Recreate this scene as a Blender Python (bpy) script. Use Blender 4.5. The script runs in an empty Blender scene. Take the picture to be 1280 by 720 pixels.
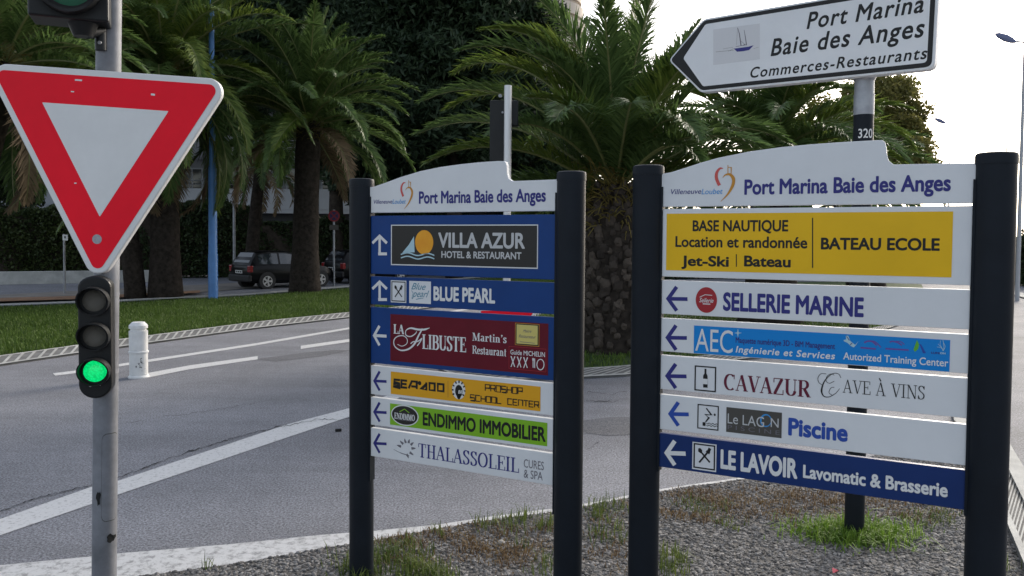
import bpy, bmesh, math, random
import numpy as np
from mathutils import Vector, Matrix
R = math.radians
rng = np.random.default_rng(7)
random.seed(7)
scn = bpy.context.scene
COL = scn.collection
# ------------------------------------------------------------------ camera
FPX, HY, CY = 1000.0, 298.0, 334.0          # focal length in photo pixels, horizon row, principal row
PITCH, ROLL, CAMH = math.atan(36/1000), 0.0073, 1.55
fw = Vector((0, math.cos(PITCH), -math.sin(PITCH)))
up0 = Vector((0, math.sin(PITCH), math.cos(PITCH)))
X0 = Vector((1, 0, 0))
rt = X0*math.cos(ROLL) + up0*math.sin(ROLL)
up = up0*math.cos(ROLL) - X0*math.sin(ROLL)
cam = bpy.data.objects.new('camera', bpy.data.cameras.new('camera'))
COL.objects.link(cam)
cam.matrix_world = Matrix(((rt.x, up.x, -fw.x, 0), (rt.y, up.y, -fw.y, 0), (rt.z, up.z, -fw.z, CAMH), (0, 0, 0, 1)))
cam.data.sensor_width = 36
cam.data.lens = FPX/1280*36
cam.data.shift_y = -(360-CY)/1280
cam.data.clip_end = 3000
scn.camera = cam
CAM = Vector((0, 0, CAMH))
# ------------------------------------------------------------------ world, sun, exposure
SUN_EL, SUN_AZ = 24.0, 38.0                  # low, ahead and to the right, behind thin cloud
w = bpy.data.worlds.new("World"); scn.world = w; w.use_nodes = True
nt = w.node_tree; nt.nodes.clear()
sky = nt.nodes.new('ShaderNodeTexSky'); sky.sky_type = 'NISHITA'; sky.sun_disc = False
sky.sun_elevation = R(SUN_EL); sky.sun_rotation = R(SUN_AZ)
sky.air_density = 1.0; sky.dust_density = 3.0; sky.ozone_density = 1.0
hsv = nt.nodes.new('ShaderNodeHueSaturation'); hsv.inputs['Saturation'].default_value = 0.55
bg = nt.nodes.new('ShaderNodeBackground'); bg.inputs['Strength'].default_value = 0.13
wo = nt.nodes.new('ShaderNodeOutputWorld')
nt.links.new(sky.outputs[0], hsv.inputs['Color']); nt.links.new(hsv.outputs[0], bg.inputs[0]); nt.links.new(bg.outputs[0], wo.inputs[0])
sun = bpy.data.objects.new('sun', bpy.data.lights.new('sun', 'SUN')); COL.objects.link(sun)
sun.data.energy = 0.9; sun.data.angle = R(12); sun.data.color = (1, 0.9, 0.76)
sd = Vector((math.sin(R(SUN_AZ))*math.cos(R(SUN_EL)), math.cos(R(SUN_AZ))*math.cos(R(SUN_EL)), math.sin(R(SUN_EL))))
sun.rotation_euler = (-sd).to_track_quat('-Z', 'Y').to_euler()
sun.location = sd*100
vs = scn.view_settings
vs.view_transform = 'Standard'; vs.look = 'None'; vs.gamma = 1; vs.use_curve_mapping = False; vs.exposure = 1.12
scn.cycles.use_denoising = True
scn.cycles.max_bounces = 8; scn.cycles.transparent_max_bounces = 8
# ------------------------------------------------------------------ pixel -> place helpers
def ray(px, py):
    return rt*((px-640)/FPX) + up*((CY-py)/FPX) + fw
def G(px, py, z=0.0):                        # point on the ground seen at a pixel of the photograph
    d = ray(px, py); t = (z-CAMH)/d.z
    return CAM + d*t
def at(px, py, Y):                           # point at distance Y straight ahead
    d = ray(px, py); return CAM + d*(Y/d.y)
# ------------------------------------------------------------------ object helpers
def tag(o, label=None, cat=None, group=None, kind=None):
    if label: o['label'] = label
    if cat: o['category'] = cat
    if group: o['group'] = group
    if kind: o['kind'] = kind
    return o
def empty(name, loc, rz=0, **k):
    o = bpy.data.objects.new(name, None); COL.objects.link(o)
    o.empty_display_size = 0.2
    o.location = loc; o.rotation_euler = (0, 0, rz)
    return tag(o, **k)
def obj_from_mesh(name, me, m=None, parent=None):
    if m: me.materials.append(m)
    o = bpy.data.objects.new(name, me); COL.objects.link(o)
    if parent: o.parent = parent
    return o
class MB:
    def __init__(s): s.v = []; s.f = []; s.n = 0; s.mi = []; s.cur = 0
    def add(s, vs, fs):
        vs = np.asarray(vs, float).reshape(-1, 3)
        s.v.append(vs); b = s.n
        for f in fs: s.f.append([b+i for i in f]); s.mi.append(s.cur)
        s.n += len(vs)
    def bulk(s, vs, fs):                     # fs: integer array of faces, same corner count
        vs = np.asarray(vs, float).reshape(-1, 3); fs = np.asarray(fs)+s.n
        s.v.append(vs); s.f.extend(fs.tolist()); s.mi.extend([s.cur]*len(fs)); s.n += len(vs)
    def box(s, c, d, rz=0):
        x, y, z = np.array(d)/2
        p = np.array([(-x,-y,-z),(x,-y,-z),(x,y,-z),(-x,y,-z),(-x,-y,z),(x,-y,z),(x,y,z),(-x,y,z)])
        ca, sa = math.cos(rz), math.sin(rz)
        p = np.stack([p[:,0]*ca-p[:,1]*sa, p[:,0]*sa+p[:,1]*ca, p[:,2]], 1)+np.array(c)
        s.add(p, [(0,3,2,1),(4,5,6,7),(0,1,5,4),(1,2,6,5),(2,3,7,6),(3,0,4,7)])
    def tube(s, pts, rad, n=12, cap=True, sx=1, sy=1):
        pts = [Vector(p) for p in pts]
        if not hasattr(rad, '__len__'): rad = [rad]*len(pts)
        vs = []
        prev = None
        for i, p in enumerate(pts):
            t = (pts[min(i+1, len(pts)-1)]-pts[max(i-1, 0)]).normalized()
            a = prev if prev is not None else (Vector((1,0,0)) if abs(t.x) < .9 else Vector((0,1,0)))
            a = (a - t*a.dot(t)).normalized(); prev = a
            b = t.cross(a)
            for k in range(n):
                an = 2*math.pi*k/n
                vs.append(p + a*math.cos(an)*rad[i]*sx + b*math.sin(an)*rad[i]*sy)
        fs = []
        for i in range(len(pts)-1):
            for k in range(n):
                fs.append((i*n+k, i*n+(k+1)%n, (i+1)*n+(k+1)%n, (i+1)*n+k))
        if cap:
            fs.append(tuple(range(n-1, -1, -1))); fs.append(tuple((len(pts)-1)*n+k for k in range(n)))
        s.add([tuple(v) for v in vs], fs)
    def prism(s, poly, y0, y1):              # polygon in xz, extruded along y
        n = len(poly)
        vs = [(p[0], y0, p[1]) for p in poly]+[(p[0], y1, p[1]) for p in poly]
        fs = [tuple(range(n)), tuple(range(2*n-1, n-1, -1))]
        for i in range(n):
            j = (i+1) % n; fs.append((i, i+n, j+n, j))
        s.add(vs, fs)
    def slab(s, poly, z0, z1):               # polygon in xy, extruded up
        n = len(poly)
        vs = [(p[0], p[1], z0) for p in poly]+[(p[0], p[1], z1) for p in poly]
        fs = [tuple(range(n-1, -1, -1)), tuple(range(n, 2*n))]
        for i in range(n):
            j = (i+1) % n; fs.append((i, j, j+n, i+n))
        s.add(vs, fs)
    def build(s, name, m, parent=None, smooth=False, normals=True, bevel=0, auto=None):
        me = bpy.data.meshes.new(name)
        v = np.concatenate(s.v) if s.v else np.zeros((0, 3))
        me.from_pydata(v.tolist(), [], s.f)
        ms = m if isinstance(m, (list, tuple)) else [m]
        for x in ms: me.materials.append(x)
        if len(ms) > 1: me.polygons.foreach_set('material_index', s.mi)
        if normals and len(s.f) < 40000:
            b = bmesh.new(); b.from_mesh(me)
            bmesh.ops.recalc_face_normals(b, faces=b.faces); b.to_mesh(me); b.free()
        if smooth: me.polygons.foreach_set('use_smooth', [True]*len(me.polygons))
        me.update()
        o = bpy.data.objects.new(name, me); COL.objects.link(o)
        if parent: o.parent = parent
        if auto:
            me.polygons.foreach_set('use_smooth', [True]*len(me.polygons))
            me.set_sharp_from_angle(angle=R(auto))
        if bevel:
            bv = o.modifiers.new('bevel', 'BEVEL'); bv.width = bevel; bv.segments = 2; bv.limit_method = 'ANGLE'; bv.angle_limit = R(40)
        return o
# ------------------------------------------------------------------ materials
def mat(name, col, rough=.5, spec=.28, metal=0, var=0, vscale=5, bump=0, bscale=60, col2=None, emit=0, coat=0, trans=0, detail=6, coords='Object'):
    m = bpy.data.materials.new(name); m.use_nodes = True
    t = m.node_tree; b = t.nodes['Principled BSDF']; L = t.links.new
    c = (*col, 1)
    b.inputs['Base Color'].default_value = c
    b.inputs['Roughness'].default_value = rough
    b.inputs['Specular IOR Level'].default_value = spec
    b.inputs['Metallic'].default_value = metal
    b.inputs['Coat Weight'].default_value = coat
    if emit:
        b.inputs['Emission Color'].default_value = c; b.inputs['Emission Strength'].default_value = emit
    tc = t.nodes.new('ShaderNodeTexCoord')
    if var or col2:
        n = t.nodes.new('ShaderNodeTexNoise'); n.inputs['Scale'].default_value = vscale; n.inputs['Detail'].default_value = detail
        n.inputs['Roughness'].default_value = .65
        L(tc.outputs[coords], n.inputs['Vector'])
        r = t.nodes.new('ShaderNodeValToRGB')
        r.color_ramp.elements[0].position = .33; r.color_ramp.elements[1].position = .67
        if col2 is None: a = [x*(1-var) for x in col]; d = [min(1, x*(1+var)) for x in col]
        else: a, d = col, col2
        r.color_ramp.elements[0].color = (*a, 1); r.color_ramp.elements[1].color = (*d, 1)
        L(n.outputs['Fac'], r.inputs[0]); L(r.outputs[0], b.inputs['Base Color'])
    if bump:
        n2 = t.nodes.new('ShaderNodeTexNoise'); n2.inputs['Scale'].default_value = bscale; n2.inputs['Detail'].default_value = 4
        L(tc.outputs[coords], n2.inputs['Vector'])
        bp = t.nodes.new('ShaderNodeBump'); bp.inputs['Strength'].default_value = bump; bp.inputs['Distance'].default_value = .01
        L(n2.outputs['Fac'], bp.inputs['Height']); L(bp.outputs[0], b.inputs['Normal'])
    return m
def leafmat(name, c1, c2, trans=.25, rough=.5, vscale=1.2):
    m = bpy.data.materials.new(name); m.use_nodes = True
    t = m.node_tree; b = t.nodes['Principled BSDF']; L = t.links.new
    b.inputs['Roughness'].default_value = rough; b.inputs['Specular IOR Level'].default_value = .26
    g = t.nodes.new('ShaderNodeNewGeometry')
    tc = t.nodes.new('ShaderNodeTexCoord')
    n = t.nodes.new('ShaderNodeTexNoise'); n.inputs['Scale'].default_value = vscale; n.inputs['Detail'].default_value = 3
    L(tc.outputs['Object'], n.inputs['Vector'])
    mx = t.nodes.new('ShaderNodeMath'); mx.operation = 'MULTIPLY_ADD'; mx.inputs[1].default_value = .5
    L(g.outputs['Random Per Island'], mx.inputs[0]); 
    sc = t.nodes.new('ShaderNodeMath'); sc.operation = 'MULTIPLY'; sc.inputs[1].default_value = .55
    L(n.outputs['Fac'], sc.inputs[0]); L(sc.outputs[0], mx.inputs[2])
    r = t.nodes.new('ShaderNodeValToRGB'); r.color_ramp.elements[0].position = .2; r.color_ramp.elements[1].position = .85
    r.color_ramp.elements[0].color = (*c1, 1); r.color_ramp.elements[1].color = (*c2, 1)
    L(mx.outputs[0], r.inputs[0]); L(r.outputs[0], b.inputs['Base Color'])
    if trans:
        tr = t.nodes.new('ShaderNodeBsdfTranslucent'); L(r.outputs[0], tr.inputs['Color'])
        ms = t.nodes.new('ShaderNodeMixShader'); ms.inputs[0].default_value = trans
        L(b.outputs[0], ms.inputs[1]); L(tr.outputs[0], ms.inputs[2])
        L(ms.outputs[0], t.nodes['Material Output'].inputs['Surface'])
    return m
def asphalt(name, base, tint, big):
    m = bpy.data.materials.new(name); m.use_nodes = True
    t = m.node_tree; b = t.nodes['Principled BSDF']; L = t.links.new
    tc = t.nodes.new('ShaderNodeTexCoord')
    def noise(sc, det, rough=.6):
        n = t.nodes.new('ShaderNodeTexNoise'); n.inputs['Scale'].default_value = sc; n.inputs['Detail'].default_value = det
        n.inputs['Roughness'].default_value = rough; L(tc.outputs['Object'], n.inputs['Vector']); return n
    n1 = noise(75, 4, .85); n2 = noise(.55, 5); n3 = noise(9, 6, .7); n4 = noise(1, 5, .6)
    mpn = t.nodes.new('ShaderNodeMapping'); mpn.inputs['Rotation'].default_value = (0, 0, R(-66)); mpn.inputs['Scale'].default_value = (.09, 1.3, 1)
    L(tc.outputs['Object'], mpn.inputs['Vector']); L(mpn.outputs[0], n4.inputs['Vector'])
    def ramp(n, p0, c0, p1, c1):
        r = t.nodes.new('ShaderNodeValToRGB'); e = r.color_ramp.elements
        e[0].position = p0; e[1].position = p1; e[0].color = (*c0, 1); e[1].color = (*c1, 1)
        L(n.outputs['Fac'], r.inputs[0]); return r
    r1 = ramp(n1, .36, [x*.22 for x in base], .66, [x*1.75 for x in base])
    r2 = ramp(n2, .35, (1-big,)*3, .68, (1+big*.6,)*3)
    r3 = ramp(n3, .3, (.88, .88, .88), .7, (1.1, 1.1, 1.1))
    r4 = ramp(n4, .36, (1-big*.8,)*3, .66, (1+big*.4,)*3)
    prev = r1.outputs[0]
    for q in (r2, r3, r4):
        mm = t.nodes.new('ShaderNodeMix'); mm.data_type = 'RGBA'; mm.blend_type = 'MULTIPLY'; mm.inputs[0].default_value = 1
        L(prev, mm.inputs[6]); L(q.outputs[0], mm.inputs[7]); prev = mm.outputs[2]
    L(prev, b.inputs['Base Color'])
    b.inputs['Roughness'].default_value = .82; b.inputs['Specular IOR Level'].default_value = .35
    bp = t.nodes.new('ShaderNodeBump'); bp.inputs['Strength'].default_value = .6; bp.inputs['Distance'].default_value = .006
    L(n1.outputs['Fac'], bp.inputs['Height']); L(bp.outputs[0], b.inputs['Normal'])
    return m
def worn_paint(name, col, under, wear=.5, scale=14):
    m = bpy.data.materials.new(name); m.use_nodes = True
    t = m.node_tree; b = t.nodes['Principled BSDF']; L = t.links.new
    tc = t.nodes.new('ShaderNodeTexCoord')
    n = t.nodes.new('ShaderNodeTexNoise'); n.inputs['Scale'].default_value = scale; n.inputs['Detail'].default_value = 10; n.inputs['Roughness'].default_value = .78
    L(tc.outputs['Object'], n.inputs['Vector'])
    r = t.nodes.new('ShaderNodeValToRGB'); e = r.color_ramp.elements
    e[0].position = .36+.08*wear; e[0].color = (*under, 1); e[1].position = .47+.12*wear; e[1].color = (*col, 1)
    L(n.outputs['Fac'], r.inputs[0]); L(r.outputs[0], b.inputs['Base Color'])
    b.inputs['Roughness'].default_value = .7
    bp = t.nodes.new('ShaderNodeBump'); bp.inputs['Strength'].default_value = .4; bp.inputs['Distance'].default_value = .004
    n1 = t.nodes.new('ShaderNodeTexNoise'); n1.inputs['Scale'].default_value = 110; L(tc.outputs['Object'], n1.inputs['Vector'])
    L(n1.outputs['Fac'], bp.inputs['Height']); L(bp.outputs[0], b.inputs['Normal'])
    return m
M = {}
M['asphalt'] = asphalt('asphalt', (.235, .24, .265), None, .2)
M['asphalt_far'] = asphalt('asphalt_service', (.10, .10, .105), None, .2)
M['gravel_base'] = asphalt('gravel_bed', (.125, .118, .112), None, .3)
M['roadpaint'] = worn_paint('road_paint', (.60, .60, .60), (.3, .3, .3), .05, 40)
M['roadpaint_old'] = worn_paint('old_road_paint', (.56, .56, .56), (.26, .26, .26), .35, 22)
M['crack'] = mat('crack', (.025, .025, .025), .9, .1)
M['concrete'] = mat('concrete', (.42, .42, .40), .85, .3, var=.2, vscale=3, bump=.3, bscale=90)
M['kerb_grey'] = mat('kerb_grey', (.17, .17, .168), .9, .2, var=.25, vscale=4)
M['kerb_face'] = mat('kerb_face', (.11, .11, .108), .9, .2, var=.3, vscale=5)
M['patch'] = asphalt('asphalt_patch', (.15, .153, .168), None, .15)
M['concrete_dark'] = mat('kerb_joint', (.10, .10, .095), .9, .2, var=.3, vscale=20)
M['soil'] = mat('soil', (.035, .065, .02), .9, .2, var=.4, vscale=6)
M['pavement'] = mat('pavement', (.24, .22, .2), .85, .3, var=.2, vscale=2, bump=.2)
M['terracotta'] = mat('terracotta_edging', (.3, .17, .1), .85, .3, var=.25, vscale=5)
M['post'] = mat('dark_slate_paint', (.009, .0125, .018), .5, .16, var=.12, vscale=9, bump=.04, bscale=500)
M['galv'] = mat('galvanised_steel', (.30, .31, .33), .5, .5, metal=.55, var=.22, vscale=7, bump=.05, bscale=60)
M['galv_dull'] = mat('dull_galvanised_steel', (.20, .208, .23), .58, .4, metal=.2, var=.28, vscale=6, bump=.08, bscale=40)
M['white'] = mat('white_panel', (.70, .71, .72), .42, .3, var=.045, vscale=3)
M['alu'] = mat('aluminium', (.62, .62, .62), .45, .5, metal=.6)
M['cream'] = mat('cream_sheeting', (.70, .70, .69), .4, .5, var=.04, vscale=6)
M['blue'] = mat('blue_panel', (.006, .045, .19), .4, .22, var=.1, vscale=3)
M['navy'] = mat('navy_panel', (.010, .032, .135), .4, .2, var=.1, vscale=3)
M['navytext'] = mat('navy_lettering', (.03, .03, .19), .4)
M['bluetext'] = mat('blue_lettering', (.025, .075, .36), .4)
M['skyblue'] = mat('bright_blue_vinyl', (.0, .22, .62), .4)
M['yellow'] = mat('yellow_vinyl', (.80, .47, .004), .4, var=.05, vscale=3)
M['amber'] = mat('amber_vinyl', (.74, .36, .012), .4)
M['orange'] = mat('orange_vinyl', (.78, .30, .015), .4, col2=(.86, .42, .03), vscale=9)
M['maroon'] = mat('maroon_vinyl', (.125, .006, .016), .45, .2, var=.12, vscale=5)
M['lime'] = mat('lime_vinyl', (.21, .46, .02), .4)
M['black'] = mat('black_vinyl', (.012, .012, .012), .45)
M['darkgrey'] = mat('dark_grey_vinyl', (.028, .026, .024), .35)
M['taupe'] = mat('taupe_vinyl', (.075, .07, .062), .4)
M['whitetext'] = mat('white_lettering', (.72, .72, .71), .4)
M['paleblue'] = mat('pale_blue_vinyl', (.42, .60, .66), .4)
M['teal'] = mat('teal_vinyl', (.08, .25, .34), .4)
M['midblue'] = mat('mid_blue_vinyl', (.05, .28, .62), .4)
M['purple'] = mat('mauve_vinyl', (.14, .07, .32), .4)
M['wine'] = mat('wine_red_lettering', (.13, .012, .035), .4)
M['coral'] = mat('coral_vinyl', (.58, .10, .12), .4, col2=(.62, .09, .04), vscale=12)
M['ochre'] = mat('ochre_vinyl', (.55, .25, .03), .4)
M['palered'] = mat('round_red_badge', (.36, .022, .03), .35)
M['paleyellow'] = mat('pale_yellow_plaque', (.62, .52, .16), .4)
M['greytext'] = mat('grey_lettering', (.16, .15, .17), .4)
M['silver'] = mat('silver_lettering', (.52, .52, .52), .4)
M['leafgreen'] = mat('green_vinyl', (.12, .42, .04), .4)
M['red'] = mat('red_retroreflective', (.88, .010, .028), .42, .12, var=.06, vscale=3)
M['signal'] = mat('black_signal_plastic', (.009, .010, .011), .42, .3, var=.15, vscale=12)
M['signal_face'] = mat('black_signal_face', (.008, .009, .009), .5)
M['lens_off'] = mat('unlit_lens', (.14, .13, .11), .35, .4, bump=.5, bscale=420)
M['offgreen'] = mat('unlit_green_lens', (.01, .13, .065), .25, .5)
M['bollard'] = mat('white_plastic', (.60, .60, .59), .55, .4, col2=(.74, .74, .73), vscale=9)
M['scuff'] = mat('scuffs', (.10, .10, .10), .8, .2)
M['bluepole'] = mat('blue_pole_paint', (.075, .21, .48), .45, .5, var=.1, vscale=4)
M['polewhite'] = mat('pale_grey_pole', (.42, .43, .45), .5)
M['sticker'] = mat('grey_sticker', (.36, .36, .38), .5, var=.2, vscale=60)
# ------------------------------------------------------------------ flat marks on a sign face
def catmull(pts, n=8):
    P = [np.array(p, float) for p in pts]; P = [2*P[0]-P[1]]+P+[2*P[-1]-P[-2]]
    out = []
    for i in range(1, len(P)-2):
        for k in range(n):
            t = k/n
            out.append(.5*((2*P[i])+(-P[i-1]+P[i+1])*t+(2*P[i-1]-5*P[i]+4*P[i+1]-P[i+2])*t*t+(-P[i-1]+3*P[i]-3*P[i+1]+P[i+2])*t**3))
    out.append(P[-2]); return [tuple(o) for o in out]
def arc(cx, cy, rx, ry, a0, a1, n=12):
    return [(cx+rx*math.cos(R(a0+(a1-a0)*i/n)), cy+ry*math.sin(R(a0+(a1-a0)*i/n))) for i in range(n+1)]
def ribbon(pts, ws):
    P = np.array(pts, float); n = len(P)
    W = np.broadcast_to(np.array(ws, float), (n,))/2
    T = np.zeros_like(P); T[1:-1] = P[2:]-P[:-2]; T[0] = P[1]-P[0]; T[-1] = P[-1]-P[-2]
    closed = np.allclose(P[0], P[-1]) and n > 3
    if closed: T[0] = T[-1] = P[1]-P[-2]
    T /= np.maximum(np.linalg.norm(T, axis=1, keepdims=True), 1e-9)
    N = np.stack([-T[:,1], T[:,0]], 1)
    for i in range(1, n-1):                                  # mitre
        d = (P[i]-P[i-1]); d = d/max(np.linalg.norm(d), 1e-9)
        c = max(.45, abs(np.dot(N[i], np.array([-d[1], d[0]]))))
        N[i] = N[i]/c
    return np.concatenate([P+N*W[:,None], P-N*W[:,None]]), [(i, i+1, n+i+1, n+i) for i in range(n-1)]
class Face:
    """a flat sign face: maps photo pixels to the sign's own x, z; marks are laid on it in thin layers"""
    def __init__(s, parent, mp, y0, crop=(0, 0, 1)):
        s.parent, s.mp, s.y0, s.crop = parent, mp, y0, crop
    def p(s, x, y):
        ox, oy, k = s.crop; return s.mp(ox+x/k, oy+y/k)
    def y(s, lv): return s.y0-.0004-.0006*lv
    def scale(s, x, y):
        a = s.p(x, y); b = s.p(x, y+10); return abs(a[1]-b[1])/10
    def mesh(s, name, vs2, fs, m, lv, eps=0):
        me = bpy.data.meshes.new(name)
        yy = s.y(lv)
        v = [(a, yy-eps*i, b) for i, (a, b) in enumerate(vs2)] if eps else [(a, yy, b) for a, b in vs2]
        me.from_pydata(v, [], fs); me.materials.append(m)
        b = bmesh.new(); b.from_mesh(me)
        for f in b.faces:
            f.normal_update()
            if f.normal.y > 0: f.normal_flip()
        b.to_mesh(me); b.free()
        o = bpy.data.objects.new(name, me); COL.objects.link(o); o.parent = s.parent
        return o
    def poly(s, name, pts, m, lv=1):
        return s.mesh(name, [s.p(*q) for q in pts], [tuple(range(len(pts)))], m, lv)
    def polys(s, name, L, m, lv=1):
        vs, fs = [], []
        for pts in L:
            b = len(vs); vs += [s.p(*q) for q in pts]; fs.append(tuple(range(b, b+len(pts))))
        return s.mesh(name, vs, fs, m, lv)
    def rect(s, name, x0, yt, x1, yb, m, lv=1, rw=None):
        """true rectangle on the sign from its left edge (x0, yt..yb) out to column x1"""
        a, t = s.p(x0, yt); _, b = s.p(x0, yb); c = s.p(x1, yt)[0]
        return s.mesh(name, [(a, b), (c, b), (c, t), (a, t)], [(0, 1, 2, 3)], m, lv)
    def disc(s, name, cx, cy, rx, ry, m, lv=1, n=40):
        u, z = s.p(cx, cy); k = s.scale(cx, cy)
        a = abs(s.p(cx+rx, cy)[0]-s.p(cx-rx, cy)[0])/2
        return s.mesh(name, [(u+a*math.cos(2*math.pi*i/n), z+ry*k*math.sin(2*math.pi*i/n)) for i in range(n)], [tuple(range(n))], m, lv)
    def strokes(s, name, L, m, lv=1, rnd=False):
        """L: list of (points in crop pixels, width in crop pixels or list of widths)"""
        vs, fs = [], []; yy = []
        for i, (pts, wd) in enumerate(L):
            k = s.scale(*pts[0])
            q, f = ribbon([s.p(*t) for t in pts], np.array(wd)*k)
            b = len(vs); vs += [tuple(t) for t in q]; yy += [i*8e-6]*len(q); fs += [tuple(b+j for j in t) for t in f]
            if rnd:
                for t in (pts[0], pts[-1]):
                    u, z = s.p(*t); r = np.ravel(wd)[0]*k/2; b = len(vs)
                    vs += [(u+r*math.cos(2*math.pi*j/10), z+r*math.sin(2*math.pi*j/10)) for j in range(10)]
                    yy += [i*8e-6+4e-6]*10; fs.append(tuple(range(b, b+10)))
        o = s.mesh(name, vs, fs, m, lv)
        co = np.zeros(len(vs)*3); o.data.vertices.foreach_get('co', co); co = co.reshape(-1, 3); co[:,1] -= np.array(yy)
        o.data.vertices.foreach_set('co', co.ravel()); o.data.update()
        return o
    def frame(s, name, x0, yt, x1, yb, wd, m, lv=2):
        a, t = s.p(x0, yt); _, b = s.p(x0, yb); c = s.p(x1, yt)[0]; k = wd*s.scale(x0, yt)
        o = [(a, b), (c, b), (c, t), (a, t)]; i = [(a+k, b+k), (c-k, b+k), (c-k, t-k), (a+k, t-k)]
        return s.mesh(name, o+i, [(j, (j+1) % 4, 4+(j+1) % 4, 4+j) for j in range(4)], m, lv)
    def box(s, x0, yt, x1, yb):
        a, t = s.p(x0, yt); _, b = s.p(x0, yb); c = s.p(x1, yb)[0]; return a, b, c, t
    def text(s, st, x0, x1, yt, yb, m, lv=2, bold=0, shear=0, name='lettering', space=1.0):
        a, b, c, t = s.box(x0, yt, x1, yb)
        me = text_mesh(st, 0, space)
        co = np.zeros(len(me.vertices)*3); me.vertices.foreach_get('co', co); co = co.reshape(-1, 3)
        fs = [list(p.vertices) for p in me.polygons]; bpy.data.meshes.remove(me)
        x, z = co[:,0]/CAP, co[:,1]/CAP
        r = bold*1.25
        offs = [(0, 0)]+([(r*math.cos(2*math.pi*k/10), r*math.sin(2*math.pi*k/10)) for k in range(10)] if r > 0 else [])
        zs = 1/(1+2*max(r, 0))                                    # keep the cap height
        X, Z, Y, FS = [], [], [], []
        for k, (dx, dz) in enumerate(offs):
            FS += [[i+k*len(x) for i in f] for f in fs]
            X.append(x+dx); Z.append((z+dz+r)*zs); Y.append(np.full_like(x, s.y(lv)-k*6e-6))
        X, Z, Y = map(np.concatenate, (X, Z, Y))
        X = X+shear*Z
        X = (X-X.min())/(X.max()-X.min())*(c-a)+a
        return s.raw(name, np.stack([X, Y, Z*(t-b)+b], 1), FS, m)
    def raw(s, name, v, fs, m):
        me = bpy.data.meshes.new(name); me.from_pydata(v.tolist(), [], fs); me.materials.append(m)
        b = bmesh.new(); b.from_mesh(me)
        for f in b.faces:
            f.normal_update()
            if f.normal.y > 0: f.normal_flip()
        b.to_mesh(me); b.free()
        o = bpy.data.objects.new(name, me); COL.objects.link(o); o.parent = s.parent
        return o
    def serif(s, st, x0, x1, yt, yb, m, lv=2, T=.2, t=.06, name='lettering'):
        a, b, c, tp = s.box(x0, yt, x1, yb)
        vs, fs, ys = [], [], []; x = 0; n = 0
        for ch in st:
            if ch == ' ': x += .45; continue
            adv, L = SERIF[ch]
            for kind, pts in L:
                P = np.array(pts, float)
                if kind == 's': wd = t
                elif kind == 'K': wd = T
                elif kind == 'n': wd = t*1.05
                else:
                    D = np.gradient(P, axis=0); an = np.arctan2(D[:,1], D[:,0])
                    wd = t+(T-t)*np.abs(np.sin(an))**1.3
                q, f = ribbon(P+np.array([x, 0]), wd)
                k = len(vs); vs += [tuple(v) for v in q]; fs += [tuple(k+j for j in v) for v in f]; n += 1; ys += [n*6e-6]*len(q)
            x += adv
        V = np.array(vs); V[:,0] = (V[:,0]-V[:,0].min())/(V[:,0].max()-V[:,0].min())*(c-a)+a; V[:,1] = V[:,1]*(tp-b)+b
        o = s.mesh(name, [tuple(v) for v in V], fs, m, lv)
        co = np.zeros(len(vs)*3); o.data.vertices.foreach_get('co', co); co = co.reshape(-1, 3); co[:,1] -= np.array(ys)
        o.data.vertices.foreach_set('co', co.ravel()); o.data.update()
        return o
_tc = {}
def text_mesh(st, bold=0, space=1.0):
    cu = bpy.data.curves.new('lettering', 'FONT'); cu.body = st; cu.fill_mode = 'FRONT'; cu.offset = bold; cu.size = 1; cu.resolution_u = 4
    cu.space_character = space
    o = bpy.data.objects.new('lettering', cu); COL.objects.link(o)
    bpy.context.view_layer.update()
    me = bpy.data.meshes.new_from_object(o.evaluated_get(bpy.context.evaluated_depsgraph_get()))
    bpy.data.objects.remove(o); bpy.data.curves.remove(cu)
    me.name = 'lettering'
    return me
_h = text_mesh('H'); CAP = max(v.co.y for v in _h.vertices); bpy.data.meshes.remove(_h)
def V(x, y0=0, y1=1): return ('K', [(x, y0), (x, y1)])
def S(x0, x1, y): return ('s', [(x0, y), (x1, y)])
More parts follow.
